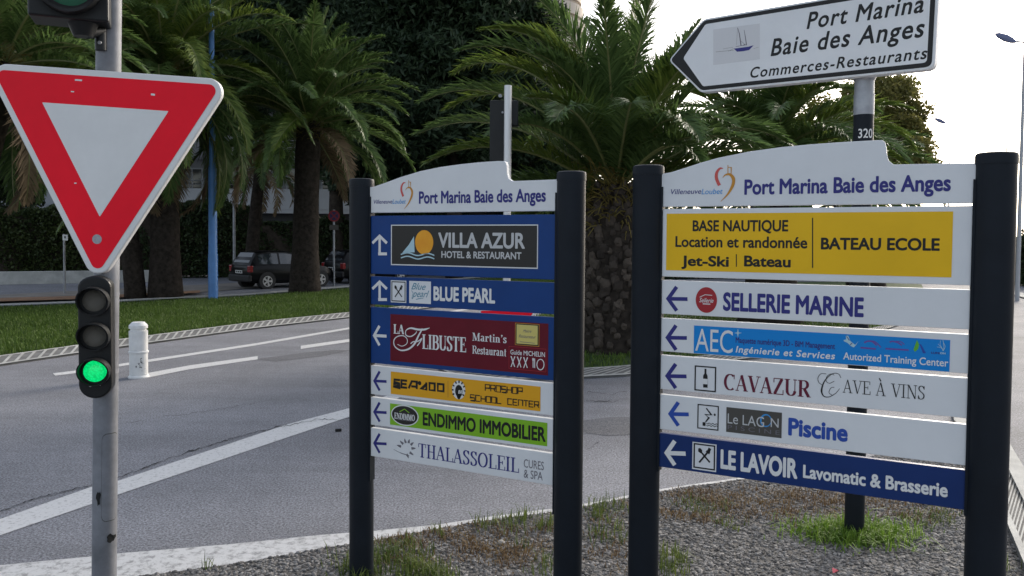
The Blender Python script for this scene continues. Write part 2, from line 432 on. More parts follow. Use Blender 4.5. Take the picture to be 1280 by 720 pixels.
SERIF = {
 'A': (.86, [('n', [(.08, .02), (.40, 1)]), ('K', [(.40, .98), (.70, .02)]), S(.16, .58, .34), S(-.02, .22, .03), S(.54, .86, .03)]),
 'À': (.86, [('n', [(.08, .02), (.40, 1)]), ('K', [(.40, .98), (.70, .02)]), S(.16, .58, .34), S(-.02, .22, .03), S(.54, .86, .03), ('K', [(.26, 1.3), (.42, 1.08)])]),
 'B': (.80, [V(.2), S(.02, .45, .97), S(.02, .45, .03), S(.2, .45, .52), ('c', arc(.42, .75, .22, .22, 90, -90)), ('c', arc(.44, .275, .27, .245, 90, -90))]),
 'C': (.86, [('c', arc(.46, .5, .36, .48, 50, 310, 24)), ('n', [(.74, .98), (.74, .70)])]),
 'D': (.90, [V(.2), S(.02, .45, .97), S(.02, .45, .03), ('c', arc(.40, .5, .36, .47, 90, -90, 20))]),
 'E': (.76, [V(.2), S(.02, .66, .97), S(.02, .70, .03), S(.2, .5, .52), ('n', [(.66, .98), (.66, .75)]), ('n', [(.70, .0), (.70, .27)]), ('n', [(.5, .40), (.5, .64)])]),
 'H': (.92, [V(.2), V(.70), S(.02, .38, .97), S(.02, .38, .03), S(.52, .88, .97), S(.52, .88, .03), S(.2, .7, .5)]),
 'I': (.44, [V(.2), S(.02, .38, .97), S(.02, .38, .03)]),
 'L': (.74, [V(.2), S(.02, .40, .97), S(.02, .68, .03), ('n', [(.68, 0), (.68, .3)])]),
 'M': (1.1, [('n', [(.14, 0), (.14, 1)]), ('K', [(.20, 1), (.50, .05)]), ('n', [(.50, .02), (.82, 1)]), V(.86), S(-.0, .28, .03), S(.68, 1.04, .03), S(0, .2, .97), S(.8, 1.04, .97)]),
 'N': (.94, [('n', [(.16, 0), (.16, 1)]), ('K', [(.18, .98), (.74, .02)]), ('n', [(.76, 0), (.76, 1)]), S(0, .22, .97), S(.02, .3, .03), S(.62, .9, .97)]),
 'O': (.94, [('c', arc(.45, .5, .36, .48, 90, 450, 32))]),
 'R': (.86, [V(.2), S(.02, .42, .97), S(.02, .4, .03), S(.2, .45, .5), ('c', arc(.42, .74, .24, .235, 90, -90)), ('K', [(.44, .5), (.74, .03)]), S(.62, .88, .03)]),
 'S': (.68, [('c', catmull([(.54, .80), (.46, .93), (.32, .975), (.16, .91), (.12, .74), (.24, .59), (.42, .47), (.54, .32), (.50, .12), (.32, .025), (.17, .06), (.08, .22)], 5)), ('n', [(.55, .98), (.55, .72)]), ('n', [(.08, .02), (.08, .3)])]),
 'T': (.80, [V(.38), S(.04, .72, .97), S(.2, .56, .03), ('n', [(.04, .98), (.04, .72)]), ('n', [(.72, .98), (.72, .72)])]),
 'U': (.90, [V(.2, .3, 1), ('c', arc(.46, .3, .26, .27, 180, 360, 14)), ('n', [(.72, .3), (.72, 1)]), S(.02, .38, .97), S(.6, .86, .97)]),
 'V': (.86, [('K', [(.14, .98), (.44, .02)]), ('n', [(.44, .0), (.74, .98)]), S(-.02, .32, .97), S(.58, .88, .97)]),
 'Z': (.78, [('K', [(.62, .95), (.14, .05)]), S(.08, .70, .97), S(.06, .72, .03), ('n', [(.08, .98), (.08, .72)]), ('n', [(.71, 0), (.71, .3)])]),
 'a': (.58, [V(.38, .02, .5), ('c', arc(.24, .5, .15, .16, 0, 160, 8)), ('c', arc(.24, .18, .15, .16, 90, 360, 14)), S(.36, .56, .03)]),
 'e': (.56, [('c', arc(.27, .33, .19, .31, 0, 320, 20)), S(.1, .46, .36)]),
 'i': (.36, [V(.18, 0, .66), S(.04, .2, .63), S(.03, .34, .03), ('K', [(.18, .80), (.18, .97)])]),
 'n': (.72, [V(.18, 0, .66), S(.03, .2, .63), S(.03, .34, .03), ('c', arc(.33, .46, .17, .17, 170, 0, 8)), V(.50, 0, .48), S(.38, .66, .03)]),
 'r': (.54, [V(.18, 0, .66), S(.03, .2, .63), S(.03, .36, .03), ('c', arc(.36, .44, .18, .19, 170, 50, 6)), ('K', [(.43, .62), (.43, .46)])]),
 's': (.48, [('c', catmull([(.38, .52), (.3, .63), (.17, .62), (.1, .5), (.2, .38), (.34, .28), (.38, .14), (.28, .03), (.15, .03), (.08, .16)], 4)), ('n', [(.39, .66), (.39, .48)]), ('n', [(.07, .0), (.07, .2)])]),
 't': (.44, [V(.19, .1, .86), S(.04, .38, .63), ('c', arc(.29, .12, .10, .11, 180, 300, 6))]),
 'u': (.72, [V(.18, .14, .66), S(.03, .2, .63), ('c', arc(.33, .18, .16, .16, 180, 330, 8)), V(.52, 0, .66), S(.36, .54, .63), S(.5, .68, .03)]),
 '’': (.30, [('K', [(.15, .97), (.15, .80)]), ('n', [(.18, .84), (.08, .66)])]),
}
def arrow_left(F, x0, x1, yt, yb, m, wd, lv=1, drop=3):
    ym = (yt+yb)/2
    return F.strokes('arrow', [([(x0+(x1-x0)*.50, yt), (x0+wd*.6, ym), (x0+(x1-x0)*.50, yb)], wd), ([(x0+wd, ym), (x1, ym+drop)], wd)], m, lv)
def arrow_turn(F, x0, x1, yt, yb, m, wd, lv=1):
    xm = x0+(x1-x0)*.5; ym = yt+(yb-yt)*.42
    return F.strokes('arrow', [([(x0, ym), (xm, yt+wd*.6), (x1, ym)], wd), ([(xm, yt+wd), (xm, yb-wd*.5)], wd), ([(xm-wd*.5, yb-wd*.5), (x1, yb-wd*.5)], wd)], m, lv)
def cutlery_icon(F, x0, yt, x1, yb, fr, m):
    """white square, black border, crossed spoon and fork"""
    F.rect('pictogram', x0, yt, x1, yb, M['white'], 1)
    w_, h_ = x1-x0, yb-yt
    F.frame('pictogram_border', x0+w_*.05, yt+h_*.045, x1-w_*.05, yb-h_*.045, fr, M['black'], 2)
    X = lambda a: x0+w_*a
    Y = lambda b: yt+h_*b+(x1-x0)*.0
    t = w_*.07
    F.strokes('spoon_and_fork', [([(X(.72), Y(.76)), (X(.34), Y(.36))], t), ([(X(.28), Y(.24)), (X(.32), Y(.33)), (X(.37), Y(.41))], [t*1.2, t*2.6, t*1.1]),
              ([(X(.28), Y(.76)), (X(.66), Y(.36))], t), ([(X(.62), Y(.42)), (X(.67), Y(.35))], t*2.4),
              ([(X(.64), Y(.33)), (X(.69), Y(.22))], t*.6), ([(X(.67), Y(.35)), (X(.725), Y(.24))], t*.6), ([(X(.705), Y(.375)), (X(.76), Y(.26))], t*.6)], M['black'], 3)
# ------------------------------------------------------------------ the two information boards
vpd = ray(-1280, 284); U = -Vector((vpd.x, vpd.y, 0)).normalized()
BO = at(450, 500, 3.56); BO.z = 0
BN = Vector((U.y, -U.x, 0))
if BN.dot(CAM-BO) < 0: BN = -BN
BRZ = math.atan2(U.y, U.x)
def bp(px, py):
    d = ray(px, py); t = (BO-CAM).dot(BN)/d.dot(BN); P = CAM+d*t
    return (P-BO).dot(U), P.z
def make_board(name, label, lp, rp, lpx, rpx, ptop, low, caps):
    uL, uR = bp(lp, 400)[0], bp(rp, 400)[0]; um = (uL+uR)/2
    o = BO+U*um
    root = empty(name, (o.x, o.y, 0), BRZ, label=label, cat='information board', group='information boards on the gravel island')
    mp = lambda x, y: (bp(x, y)[0]-um, bp(x, y)[1])
    zt = (bp(lp, ptop[0])[1]+bp(rp, ptop[1])[1])/2
    for u in (uL-um, uR-um):
        m = MB(); n = 40; a, b = .0565, .050
        m.tube([(u, 0, -.05), (u, 0, zt-.035)], [1, 1], n, True, a, b)
        po = m.build('post', M['post'], root, auto=35)
        g = MB(); g.tube([(u, 0, zt-.0355), (u, 0, zt-.010), (u, 0, zt-.003), (u, 0, zt)], [1.03, 1.03, .99, .88], n, True, a, b)
        g.build('post_cap', caps, po, auto=35)
        g = MB(); sx = 1 if u < 0 else -1
        g.box((u+sx*(a-.001), 0, (low+zt)/2-.08), (.010, .034, zt-low-.0), 0)
        g.build('panel_channel', M['post'], po)
    return root, mp, uL-um, uR-um
def board_panel(root, mp, x0, x1, ys, m, label, top=None, name='sign_panel', uu=None):
    """ys: top-left, bottom-left, top-right, bottom-right rows; a hollow aluminium panel with rounded long edges"""
    ux0, ux1 = uu
    zt = (mp(x0, ys[0])[1]+mp(x1, ys[2])[1])/2; zb = (mp(x0, ys[1])[1]+mp(x1, ys[3])[1])/2
    b = MB()
    if top is None: poly = [(ux0, zb), (ux1, zb), (ux1, zt), (ux0, zt)]
    else: poly = [(ux0, zb), (ux1, zb)]+[mp(*q) for q in reversed(top)]; poly[2] = (ux1, poly[2][1]); poly[-1] = (ux0, poly[-1][1])
    b.prism(poly, -.011, .011)
    o = b.build(name, m, root, bevel=.0022)
    if label: o['label'] = label
    return o
def heart_logo(F, K):
    """K maps the 1280x715 close-up of the logo to face pixels"""
    F.strokes('heart_logo', [([K(*q) for q in catmull([(800, 155), (755, 158), (715, 210), (708, 280), (728, 345), (750, 390)], 6)], [K.k*w for w in np.interp(np.linspace(0, 1, 31), [0, .15, .5, 1], [6, 26, 42, 44])])], M['coral'], 1, False)
    F.strokes('heart_logo', [([K(*q) for q in catmull([(792, 285), (830, 245), (890, 240), (935, 300), (925, 390), (860, 510), (765, 612)], 6)], [K.k*w for w in np.interp(np.linspace(0, 1, 37), [0, .2, .45, .7, 1], [6, 22, 44, 40, 5])]),
              ([K(*q) for q in [(862, 110), (862, 240)]], K.k*11), ([K(*q) for q in [(862, 142), (905, 142), (905, 232)]], K.k*9)], M['ochre'], 1)
class K1:
    def __init__(s, ax, bx, ay, by, k): s.a = (ax, bx, ay, by); s.k = k
    def __call__(s, x, y): ax, bx, ay, by = s.a; return ax+bx*x, ay+by*y
# ---------------- left board
lb, mp, uL, uR = make_board('information_board', 'narrower board of blue and white panels with Villa Azur hotel inset between two posts', 452, 712.5, 437, 733, (225, 213), .55, M['post'])
uu = (uL+.040, uR-.040)
Z1, Z2, Z3 = (430, 190, 4.129), (430, 330, 4.129), (430, 450, 4.129)
top = [(462.7, 234), (468.7, 233.6), (483, 228.8), (502.7, 221.5), (526.9, 214.2), (551, 209.2), (575.3, 205.8), (599.5, 203.2), (623.8, 201.6), (631, 201.6), (633.6, 203), (634.8, 207), (635.4, 218), (637.2, 223.5), (641.5, 226.6), (693, 224.6)]
p = board_panel(lb, mp, 463, 693, (234, 266, 224, 264), M['white'], 'white header panel with a curved top', top, 'header_panel', uu)
F = Face(p, mp, -.011, Z1)
F.text('Port Marina Baie des Anges', 395, 1048, 204, 268, M['navytext'], 1, .034)
F.text('Villeneuve', 162, 258, 247, 268, M['navytext'], 1, .004, .2)
F.text('Loubet', 259, 327, 245, 268, M['midblue'], 1, .004, .2)
heart_logo(F, K1(298-683*.243, .243, 148-115*.297, .297, .27))
p = board_panel(lb, mp, 463, 693, (270, 341, 268, 350.5), M['blue'], 'tall blue panel with a black hotel inset', None, 'sign_panel', uu)
F = Face(p, mp, -.011, Z1)
arrow_turn(F, 155, 230, 425, 533, M['whitetext'], 15)
C = (480, 270, 6.0); F.crop = C
F.rect('inset', 65, 66, 1166, 367, M['whitetext'], 1); F.rect('inset_ground', 72, 73, 1159, 359, M['darkgrey'], 2)
F.disc('sun_emblem', 314, 197, 68, 91, M['orange'], 3)
F.poly('sail_emblem', [(238, 152), (243, 272), (150, 276), (200, 215)], M['paleblue'], 3)
F.strokes('wave_emblem', [([(140+250*i/24, y0+9*math.sin(i/24*4.6*math.pi*.72+2.6)+8*i/24) for i in range(25)], 9) for y0 in (283, 309)], M['paleblue'], 3)
F.text('VILLA AZUR', 420, 1068, 124, 237, M['silver'], 3, .036)
F.text('HOTEL & RESTAURANT', 443, 1042, 262, 313, M['silver'], 3, .03)
p = board_panel(lb, mp, 463, 693, (345, 381.3, 353.5, 391), M['blue'], 'short blue panel reading Blue Pearl', None, 'sign_panel', uu)
F = Face(p, mp, -.011, Z2)
arrow_turn(F, 155, 230, 83, 190, M['whitetext'], 15)
cutlery_icon(F, 250, 83, 330, 196, 5, M)
F.rect('script_logo', 345, 86, 457, 200, M['white'], 1)
F.text('Blue', 356, 430, 97, 130, M['teal'], 2, .004, .45); F.text('pearl', 360, 448, 133, 168, M['teal'], 2, .004, .5)
F.strokes('flourish', [([(380, 182), (395, 178), (418, 177)], [3, 4, 2]), ([(357, 135), (366, 150), (358, 178)], [2, 3, 2])], M['teal'], 2)
F.text('BLUE PEARL', 470, 787, 114, 188, M['whitetext'], 1, .045)
p = board_panel(lb, mp, 463, 693, (384, 452.8, 396, 475.3), M['blue'], 'blue panel with a maroon restaurant inset', None, 'sign_panel', uu)
F = Face(p, mp, -.011, Z2)
arrow_left(F, 155, 228, 318, 418, M['whitetext'], 15)
F.rect('inset', 248, 257, 1062, 497, M['maroon'], 1)
F.crop = (485, 380, 6.095)
F.serif('LA', 56, 136, 152, 222, M['whitetext'], 2, .24, .08)
F.strokes('script_initial', [
  (catmull([(330, 180), (290, 192), (240, 192), (185, 182), (150, 200), (150, 235), (185, 245), (220, 225), (232, 205)], 6), list(np.interp(np.linspace(0, 1, 49), [0, .1, .3, .5, .8, 1], [3, 14, 15, 7, 9, 5]))),
  (catmull([(275, 185), (245, 240), (215, 300), (170, 340), (110, 350), (65, 320), (58, 275), (85, 245), (130, 240), (158, 265), (155, 300), (120, 318), (85, 305)], 6), list(np.interp(np.linspace(0, 1, 73), [0, .15, .4, .7, 1], [10, 16, 9, 7, 5]))),
  (catmull([(185, 300), (205, 285), (240, 282), (272, 258)], 6), 8), (catmull([(272, 258), (255, 290), (235, 316)], 6), 9)], M['whitetext'], 2)
F.serif('LIBUSTE', 274, 607, 228, 338, M['whitetext'], 2, .22, .06)
F.serif('Martin’s', 654, 915, 216, 276, M['whitetext'], 2, .17, .06)
F.serif('Restaurant', 654, 912, 314, 374, M['whitetext'], 2, .17, .06)
F.rect('plaque', 980, 141, 1164, 309, M['ochre'], 2); F.rect('plaque_border', 984, 145, 1160, 305, M['darkgrey'], 3); F.rect('plaque_ground', 992, 153, 1152, 297, M['paleyellow'], 4)
F.text('Maitre', 1040, 1105, 190, 212, M['greytext'], 5, 0, .5); F.text('Restaurateur', 1008, 1138, 228, 252, M['greytext'], 5, 0, .5)
F.strokes('small_print', [([(1018, 284), (1130, 296)], 4)], M['greytext'], 5)
F.frame('badge_border', 932, 318, 1216, 490, 3.2, M['palered'], 2)
F.text('Guide MICHELIN', 944, 1206, 344, 380, M['whitetext'], 2, .012)
L = []
for k in range(3):
    x = 962+48*k; y = 392+4*k
    L += [([(x-14, y+2), (x-8, y+18), (x+14, y+84)], [10, 9, 7]), ([(x+16, y+4), (x+6, y+30), (x-14, y+84)], [9, 7, 7])]
L += [([(1116, 412), (1116, 482)], 7), ([(1128, 412), (1128, 484)], 7), ([(1112, 408), (1112, 428)], 4), ([(1121, 408), (1121, 428)], 4)]
L += [(arc(1172, 458, 27, 40, 0, 360, 30), 7)]
F.strokes('cutlery_symbols', L, M['whitetext'], 2)
p = board_panel(lb, mp, 463, 693, (457, 491.7, 478, 519), M['white'], 'white panel with a yellow jet ski dealer inset', None, 'sign_panel', uu)
F = Face(p, mp, -.011, Z3)
arrow_left(F, 157, 228, 57, 155, M['navytext'], 14)
F.rect('inset', 250, 57, 1022, 172, M['amber'], 1)
# square block lettering of the jet ski maker
def blocks(F, L, m, wd, lv=2, name='lettering'): return F.strokes(name, [(q, wd) for q in L], m, lv)
sx = lambda a: 262+(530-262)*a
def yy(a, b, base=98, cap=36, sl=.098): return (sx(a), base+cap*(1-b)+sl*(sx(a)-262))
blocks(F, [[yy(.135, 1), yy(.02, 1), yy(.02, .5), yy(.125, .5), yy(.125, 0), yy(0, 0)],
           [yy(.27, 1), yy(.16, 1), yy(.16, 0), yy(.27, 0)], [yy(.16, .5), yy(.26, .5)],
           [yy(.30, -.05), yy(.36, 1), yy(.455, 1), yy(.455, -.05)], [yy(.35, .28), yy(.44, .28)],
           [yy(.64, 1.05), yy(.64, 0), yy(.545, 0), yy(.64, .85)],
           [yy(.70, 0), yy(.70, 1), yy(.80, 1), yy(.80, 0), yy(.70, 0)], [yy(.86, 0), yy(.86, 1), yy(.97, 1), yy(.97, 0), yy(.86, 0)]], M['black'], 11.5)
F.disc('emblem_dot', sx(.51), 117, 9, 11, M['black'], 2)
F.strokes('divider', [([(545, 105), (545, 190)], 4)], M['ochre'], 2)
F.disc('gear_emblem', 600, 152, 34, 48, M['whitetext'], 2)
F.strokes('gear_teeth', [([(600+26*math.cos(R(a)), 152+36*math.sin(R(a))), (600+35*math.cos(R(a)), 152+49*math.sin(R(a)))], 8) for a in range(150, 400, 31)], M['black'], 3)
F.disc('gear_core', 601, 158, 19, 32, M['black'], 3); F.disc('gear_core', 601, 176, 11, 24, M['black'], 3)
F.text('BRP', 598, 630, 152, 170, M['whitetext'], 4, .03, .25)
def square_text(F, words, x0, x1, y0, cap, sl, m, wd):
    G_ = {'P': [[(0,0),(0,1),(.8,1),(.8,.45),(0,.45)]], 'R': [[(0,0),(0,1),(.8,1),(.8,.45),(0,.45)],[(.5,.45),(.85,0)]], 'O': [[(0,0),(0,1),(.8,1),(.8,0),(0,0)]],
          'S': [[(.8,1),(0,1),(0,.5),(.8,.5),(.8,0),(0,0)]], 'H': [[(0,0),(0,1)],[(.8,0),(.8,1)],[(0,.5),(.8,.5)]], 'C': [[(.8,1),(0,1),(0,0),(.8,0)]], 'L': [[(0,1),(0,0),(.8,0)]],
          'E': [[(.8,1),(0,1),(0,0),(.8,0)],[(0,.5),(.7,.5)]], 'N': [[(0,0),(0,1),(.8,1),(.8,0)]], 'T': [[(0,1),(.8,1)],[(.4,1),(.4,0)]]}
    n = len(words); L = []
    for i, ch in enumerate(words):
        if ch == ' ': continue
        for pl in G_[ch]:
            L.append([(x0+(x1-x0)*(i+a*1.0)/(n-.2), y0+cap*(1-b)+sl*(x0+(x1-x0)*(i+a)/n-x0)) for a, b in pl])
    return blocks(F, L, m, wd)
square_text(F, 'PROSHOP', 737, 928, 124, 32, .098, M['black'], 5.5)
square_text(F, 'SCHOOL CENTER', 660, 1012, 176, 30, .108, M['black'], 5.5)
p = board_panel(lb, mp, 463, 693, (496, 530, 522.7, 562), M['white'], 'white panel with a lime green estate agent inset', None, 'sign_panel', uu)
F = Face(p, mp, -.011, Z3)
arrow_left(F, 157, 228, 217, 315, M['navytext'], 14)
F.rect('inset', 246, 221, 1057, 330, M['lime'], 1)
F.disc('oval_badge', 322, 283, 71, 53, M['whitetext'], 2); F.disc('oval_badge_ground', 322, 283, 66, 47.5, M['darkgrey'], 3)
F.serif('ENDIMMO', 270, 375, 268, 298, M['whitetext'], 4, .22, .08)
F.strokes('roof_emblem', [([(296, 264), (322, 250), (346, 270)], 4)], M['lime'], 4); F.strokes('small_print', [([(288, 304), (358, 313)], 2.5)], M['greytext'], 4)
F.text('ENDIMMO IMMOBILIER', 415, 1048, 264, 334, M['black'], 2, .04)
p = board_panel(lb, mp, 463, 693, (534.3, 568.2, 565.8, 607), M['white'], 'lowest white panel reading Thalassoleil', None, 'sign_panel', uu)
F = Face(p, mp, -.011, Z3)
arrow_left(F, 157, 228, 378, 476, M['navytext'], 14)
hl = []
for a in (200, 232, 262, 292, 322, 358, 40, 75):
    c, s_ = math.cos(R(a)), math.sin(R(a)); cx, cy = 328, 454
    hl.append(([(cx+28*c-4*s_, cy+30*s_), (cx+40*c, cy+42*s_), (cx+50*c, cy+52*s_)], [13, 10, 2]))
hl.append((catmull([(265, 458), (300, 476), (345, 490)], 6), [2]*6+[4]*6+[2]))
F.strokes('sun_hand_emblem', hl, M['greytext'], 1)
F.serif('THALASSOLEIL', 392, 910, 426, 497, M['navytext'], 1, .15, .05)
F.text('CURES', 935, 1038, 507, 549, M['greytext'], 1, -.004); F.text('& SPA', 935, 1032, 560, 602, M['greytext'], 1, -.004)
# ---------------- right board
rb, mp, uL, uR = make_board('information_board', 'wider board of mostly white panels with a big yellow Base Nautique inset between posts', 808, 1240, 787, 1269, (207, 191), .78, M['post'])
uu = (uL+.040, uR-.036)
Z4, Z5, Z6 = (780, 170, 2.56), (780, 340, 2.56), (780, 480, 2.56)
top = [(826, 218), (838.6, 216), (858, 210), (876, 204), (897, 198), (936, 190), (975, 184.6), (1014, 180.8), (1053, 178), (1090, 176), (1103, 175.5), (1106.4, 178), (1108, 184), (1108.8, 194), (1111, 201), (1117, 206), (1209, 204.4)]
p = board_panel(rb, mp, 826, 1208, (218, 259, 205, 254), M['white'], 'white header panel with a curved top', top, 'header_panel', uu)
F = Face(p, mp, -.011, Z4)
F.text('Port Marina Baie des Anges', 388, 1045, 140, 189, M['navytext'], 1, .036)
F.text('Villeneuve', 153, 250, 171, 187, M['navytext'], 1, .004, .2); F.text('Loubet', 251, 318, 170, 187, M['midblue'], 1, .004, .2)
heart_logo(F, K1(292-683*.24, .24, 95-115*.232, .232, .235))
p = board_panel(rb, mp, 826, 1208, (262, 344.6, 256.7, 357.5), M['white'], 'tall white panel with a yellow water sports inset', None, 'sign_panel', uu)
F = Face(p, mp, -.011, Z4)
F.rect('inset', 140, 249, 1053, 429, M['yellow'], 1)
F.text('BASE NAUTIQUE', 223, 527, 270, 305, M['black'], 2, .03); F.text('Location et randonnée', 168, 588, 320, 355, M['black'], 2, .028)
F.text('Jet-Ski', 187, 338, 382, 415, M['black'], 2, .036); F.text('Bateau', 387, 535, 382, 417, M['black'], 2, .036)
F.strokes('short_divider', [([(362, 378), (362, 418)], 3)], M['black'], 2); F.strokes('divider', [([(605, 262), (605, 422)], 3.5)], M['black'], 2)
F.text('BATEAU ECOLE', 632, 1010, 325, 363, M['black'], 2, .038)
p = board_panel(rb, mp, 825, 1205, (351.7, 392.7, 359.5, 410), M['white'], 'white panel with a round red badge', None, 'sign_panel', uu)
F = Face(p, mp, -.011, Z5)
arrow_left(F, 137, 206, 47, 123, M['navytext'], 12, 1, 1)
F.disc('round_badge', 266, 89, 34, 41, M['palered'], 1)
F.text('Sellerie', 244, 289, 82, 96, M['whitetext'], 2, .01, .35); F.strokes('small_print', [([(255, 101), (279, 102)], 3)], M['whitetext'], 2); F.strokes('swash', [([(245, 80), (262, 72), (285, 74)], 2)], M['whitetext'], 2)
F.text('SELLERIE MARINE', 320, 768, 64, 123, M['navytext'], 1, .042)
p = board_panel(rb, mp, 824, 1203, (399.8, 441.6, 414, 462), M['white'], 'white panel with a sky blue engineering inset', None, 'sign_panel', uu)
F = Face(p, mp, -.011, Z5)
arrow_left(F, 135, 204, 170, 248, M['navytext'], 12, 1, 1)
F.rect('inset', 227, 170, 1045, 258, M['skyblue'], 1)
F.text('AEC', 232, 350, 180, 250, M['whitetext'], 2, 0)
F.strokes('star_emblem', [([(367, 180), (367, 194), (367, 208)], [.5, 5, .5]), ([(356, 194), (367, 194), (379, 194)], [.5, 5, .5])], M['paleblue'], 2)
F.text('Maquette numérique 3D - BiM Management', 360, 677, 207, 225, M['navytext'], 2, .024)
F.text('Ingénierie et Services', 360, 677, 235, 256, M['whitetext'], 2, .03, .2, space=1.12)
F.text('Autorized Training Center', 703, 1038, 255, 278, M['whitetext'], 2, .016)
F.crop = (1040, 400, 8)
F.polys('bird_emblem', [[(120, 195), (145, 190), (142, 155), (165, 152), (185, 205), (215, 228), (235, 245), (268, 208), (240, 250), (220, 270), (190, 255), (160, 225), (122, 208)]], M['paleblue'], 2)
F.strokes('bird_stripes', [([(150, 160), (178, 200)], 6), ([(185, 245), (205, 225)], 6)], M['navytext'], 3)
F.strokes('arch_emblem', [(catmull([(325, 222), (360, 208), (405, 212), (450, 250)], 6), 14), (catmull([(385, 205), (430, 212), (470, 245), (490, 270)], 6), 10), ([(288, 272), (440, 284)], 16)], M['purple'], 2)
F.strokes('arch_emblem', [(catmull([(578, 216), (610, 210), (660, 222), (700, 248)], 6), 13), (catmull([(640, 208), (690, 214), (725, 240)], 6), 9), ([(538, 282), (768, 296)], 15)], M['purple'], 2)
F.polys('leaf_emblem', [[(815, 290), (850, 195), (872, 240), (862, 285), (830, 315)]], M['leafgreen'], 2)
F.polys('leaf_emblem', [[(874, 235), (892, 240), (940, 325), (910, 328)]], M['bluetext'], 2)
F.strokes('branch_emblem', [(catmull([(1110, 305), (1095, 270), (1060, 235)], 6), 4), (catmull([(1112, 305), (1118, 260), (1108, 190)], 6), 4), (catmull([(1114, 300), (1130, 260), (1112, 215)], 6), 4), (catmull([(1050, 265), (1085, 270), (1110, 295)], 6), 4), (catmull([(1085, 200), (1082, 240), (1105, 285)], 6), 3)], M['paleblue'], 2)
F.text('LUMI', 992, 1076, 312, 332, M['navytext'], 2, .04); F.text('ON', 1080, 1134, 316, 336, M['paleblue'], 2, .04)
p = board_panel(rb, mp, 824, 1202, (447, 488.4, 467, 518), M['white'], 'white panel with a wine bottle pictogram', None, 'sign_panel', uu)
F = Face(p, mp, -.011, Z5)
arrow_left(F, 134, 203, 293, 370, M['navytext'], 12, 1, 1)
F.frame('pictogram_border', 229, 297, 298, 377, 4.2, M['black'], 1)
F.crop = (860, 400, 6)
F.polys('bottle_pictogram', [[(130, 362), (144, 363), (144, 398), (153, 416), (153, 504), (120, 502), (120, 414), (130, 396)]], M['black'], 1)
F.rect('bottle_label', 120, 436, 153, 476, M['whitetext'], 2)
F.serif('CAVAZUR', 276, 925, 398, 518, M['wine'], 1, .19, .05)
F.serif('AVE À VINS', 1195-30, 1775, 441, 540, M['black'], 1, .10, .045)
F.strokes('script_initial', [(catmull([(1150, 430), (1130, 400), (1085, 400), (1030, 450), (1005, 520), (1020, 565), (1060, 572), (1110, 545), (1140, 510)], 6), list(np.interp(np.linspace(0, 1, 49), [0, .3, .5, .7, 1], [4, 5, 12, 6, 3]))),
   (catmull([(1100, 410), (1075, 400), (1045, 420), (1040, 455), (1065, 470), (1100, 455)], 6), 4), (catmull([(1040, 400), (1000, 400), (978, 430), (985, 465), (1015, 485)], 6), 4), (catmull([(1100, 500), (1075, 505), (1060, 540), (1085, 560)], 5), 4)], M['black'], 1)
p = board_panel(rb, mp, 823, 1198, (493.7, 537, 527, 577.6), M['white'], 'white panel with a diver pictogram', None, 'sign_panel', uu)
F = Face(p, mp, -.011, (820, 490, 6.544))
arrow_left(F, 105, 275, 80, 270, M['bluetext'], 31, 1, 3)
F.frame('pictogram_border', 347, 92, 521, 292, 9, M['black'], 1)
F.strokes('diver_pictogram', [([(418, 128), (460, 182), (408, 180), (440, 205), (412, 240)], [10, 12, 11, 11, 9])], M['black'], 1)
F.disc('diver_head', 487, 181, 8, 10, M['black'], 1); F.rect('diving_block', 388, 240, 412, 270, M['black'], 1)
F.strokes('pool_waves', [([(420+88*i/20, y0+5*math.sin(i/20*6*math.pi)+10*i/20) for i in range(21)], 5) for y0 in (250, 267)], M['black'], 1)
F.rect('inset', 583, 118, 1036, 320, M['taupe'], 1)
F.text('Le LAG', 594, 890, 168, 248, M['silver'], 3, -.012); F.text('N', 945, 1008, 205, 278, M['silver'], 3, -.012)
F.strokes('ring_emblem', [(arc(905, 228, 42, 48, 20, 380, 36), [4+9*abs(math.sin(i/36*math.pi)) for i in range(37)])], M['midblue'], 2)
F.text('P I S C I N E', 594, 1018, 262, 296, M['greytext'], 3, -.01)
F.crop = Z6
F.text('Piscine', 528, 717, 105, 162, M['bluetext'], 1, .045)
p = board_panel(rb, mp, 823, 1197, (541, 583.5, 584.7, 633.5), M['navy'], 'lowest panel, navy blue with white lettering', None, 'sign_panel', uu)
F = Face(p, mp, -.011, Z6)
arrow_left(F, 131, 200, 180, 257, M['whitetext'], 13.5, 1, 2)
cutlery_icon(F, 222, 182, 299, 269, 4.5, M)
F.text('LE LAVOIR', 312, 557, 206, 268, M['whitetext'], 1, .05)
F.text('Lavomatic & Brasserie', 575, 1037, 255, 297, M['whitetext'], 1, .038)
# ------------------------------------------------------------------ ground, road, kerbs, markings
def sheet(name, poly, m, z=0, **k):
    b = MB(); b.add([(p[0], p[1], z) for p in poly], [tuple(range(len(poly)))])
    o = b.build(name, m, normals=False); tag(o, kind='structure')
    me = o.data
    if me.polygons[0].normal.z < 0:
        me.flip_normals()
    return o
def px_line(name, upper, lower, m, z):
    b = MB(); n = len(upper)
    vs = [tuple(G(*p).xy)+(z,) for p in upper]+[tuple(G(*p).xy)+(z,) for p in lower]
    b.add(vs, [(i, n+i, n+i+1, i+1) for i in range(n-1)])
    return tag(b.build(name, m), kind='structure')
sheet('ground', [(-700, -60), (700, -60), (700, 1400), (-700, 1400)], M['asphalt'], 0)
px_line('road_marking', [(-60, 668), (0, 649.7), (115.6, 608.8), (144.5, 602.7), (361, 530.4), (437, 510.6), (505, 488), (575, 465)],
        [(-60, 691), (0, 670), (115.6, 630.5), (144.5, 620), (361, 546.7), (437, 521.4), (505, 495.5), (575, 470)], M['roadpaint'], .004)
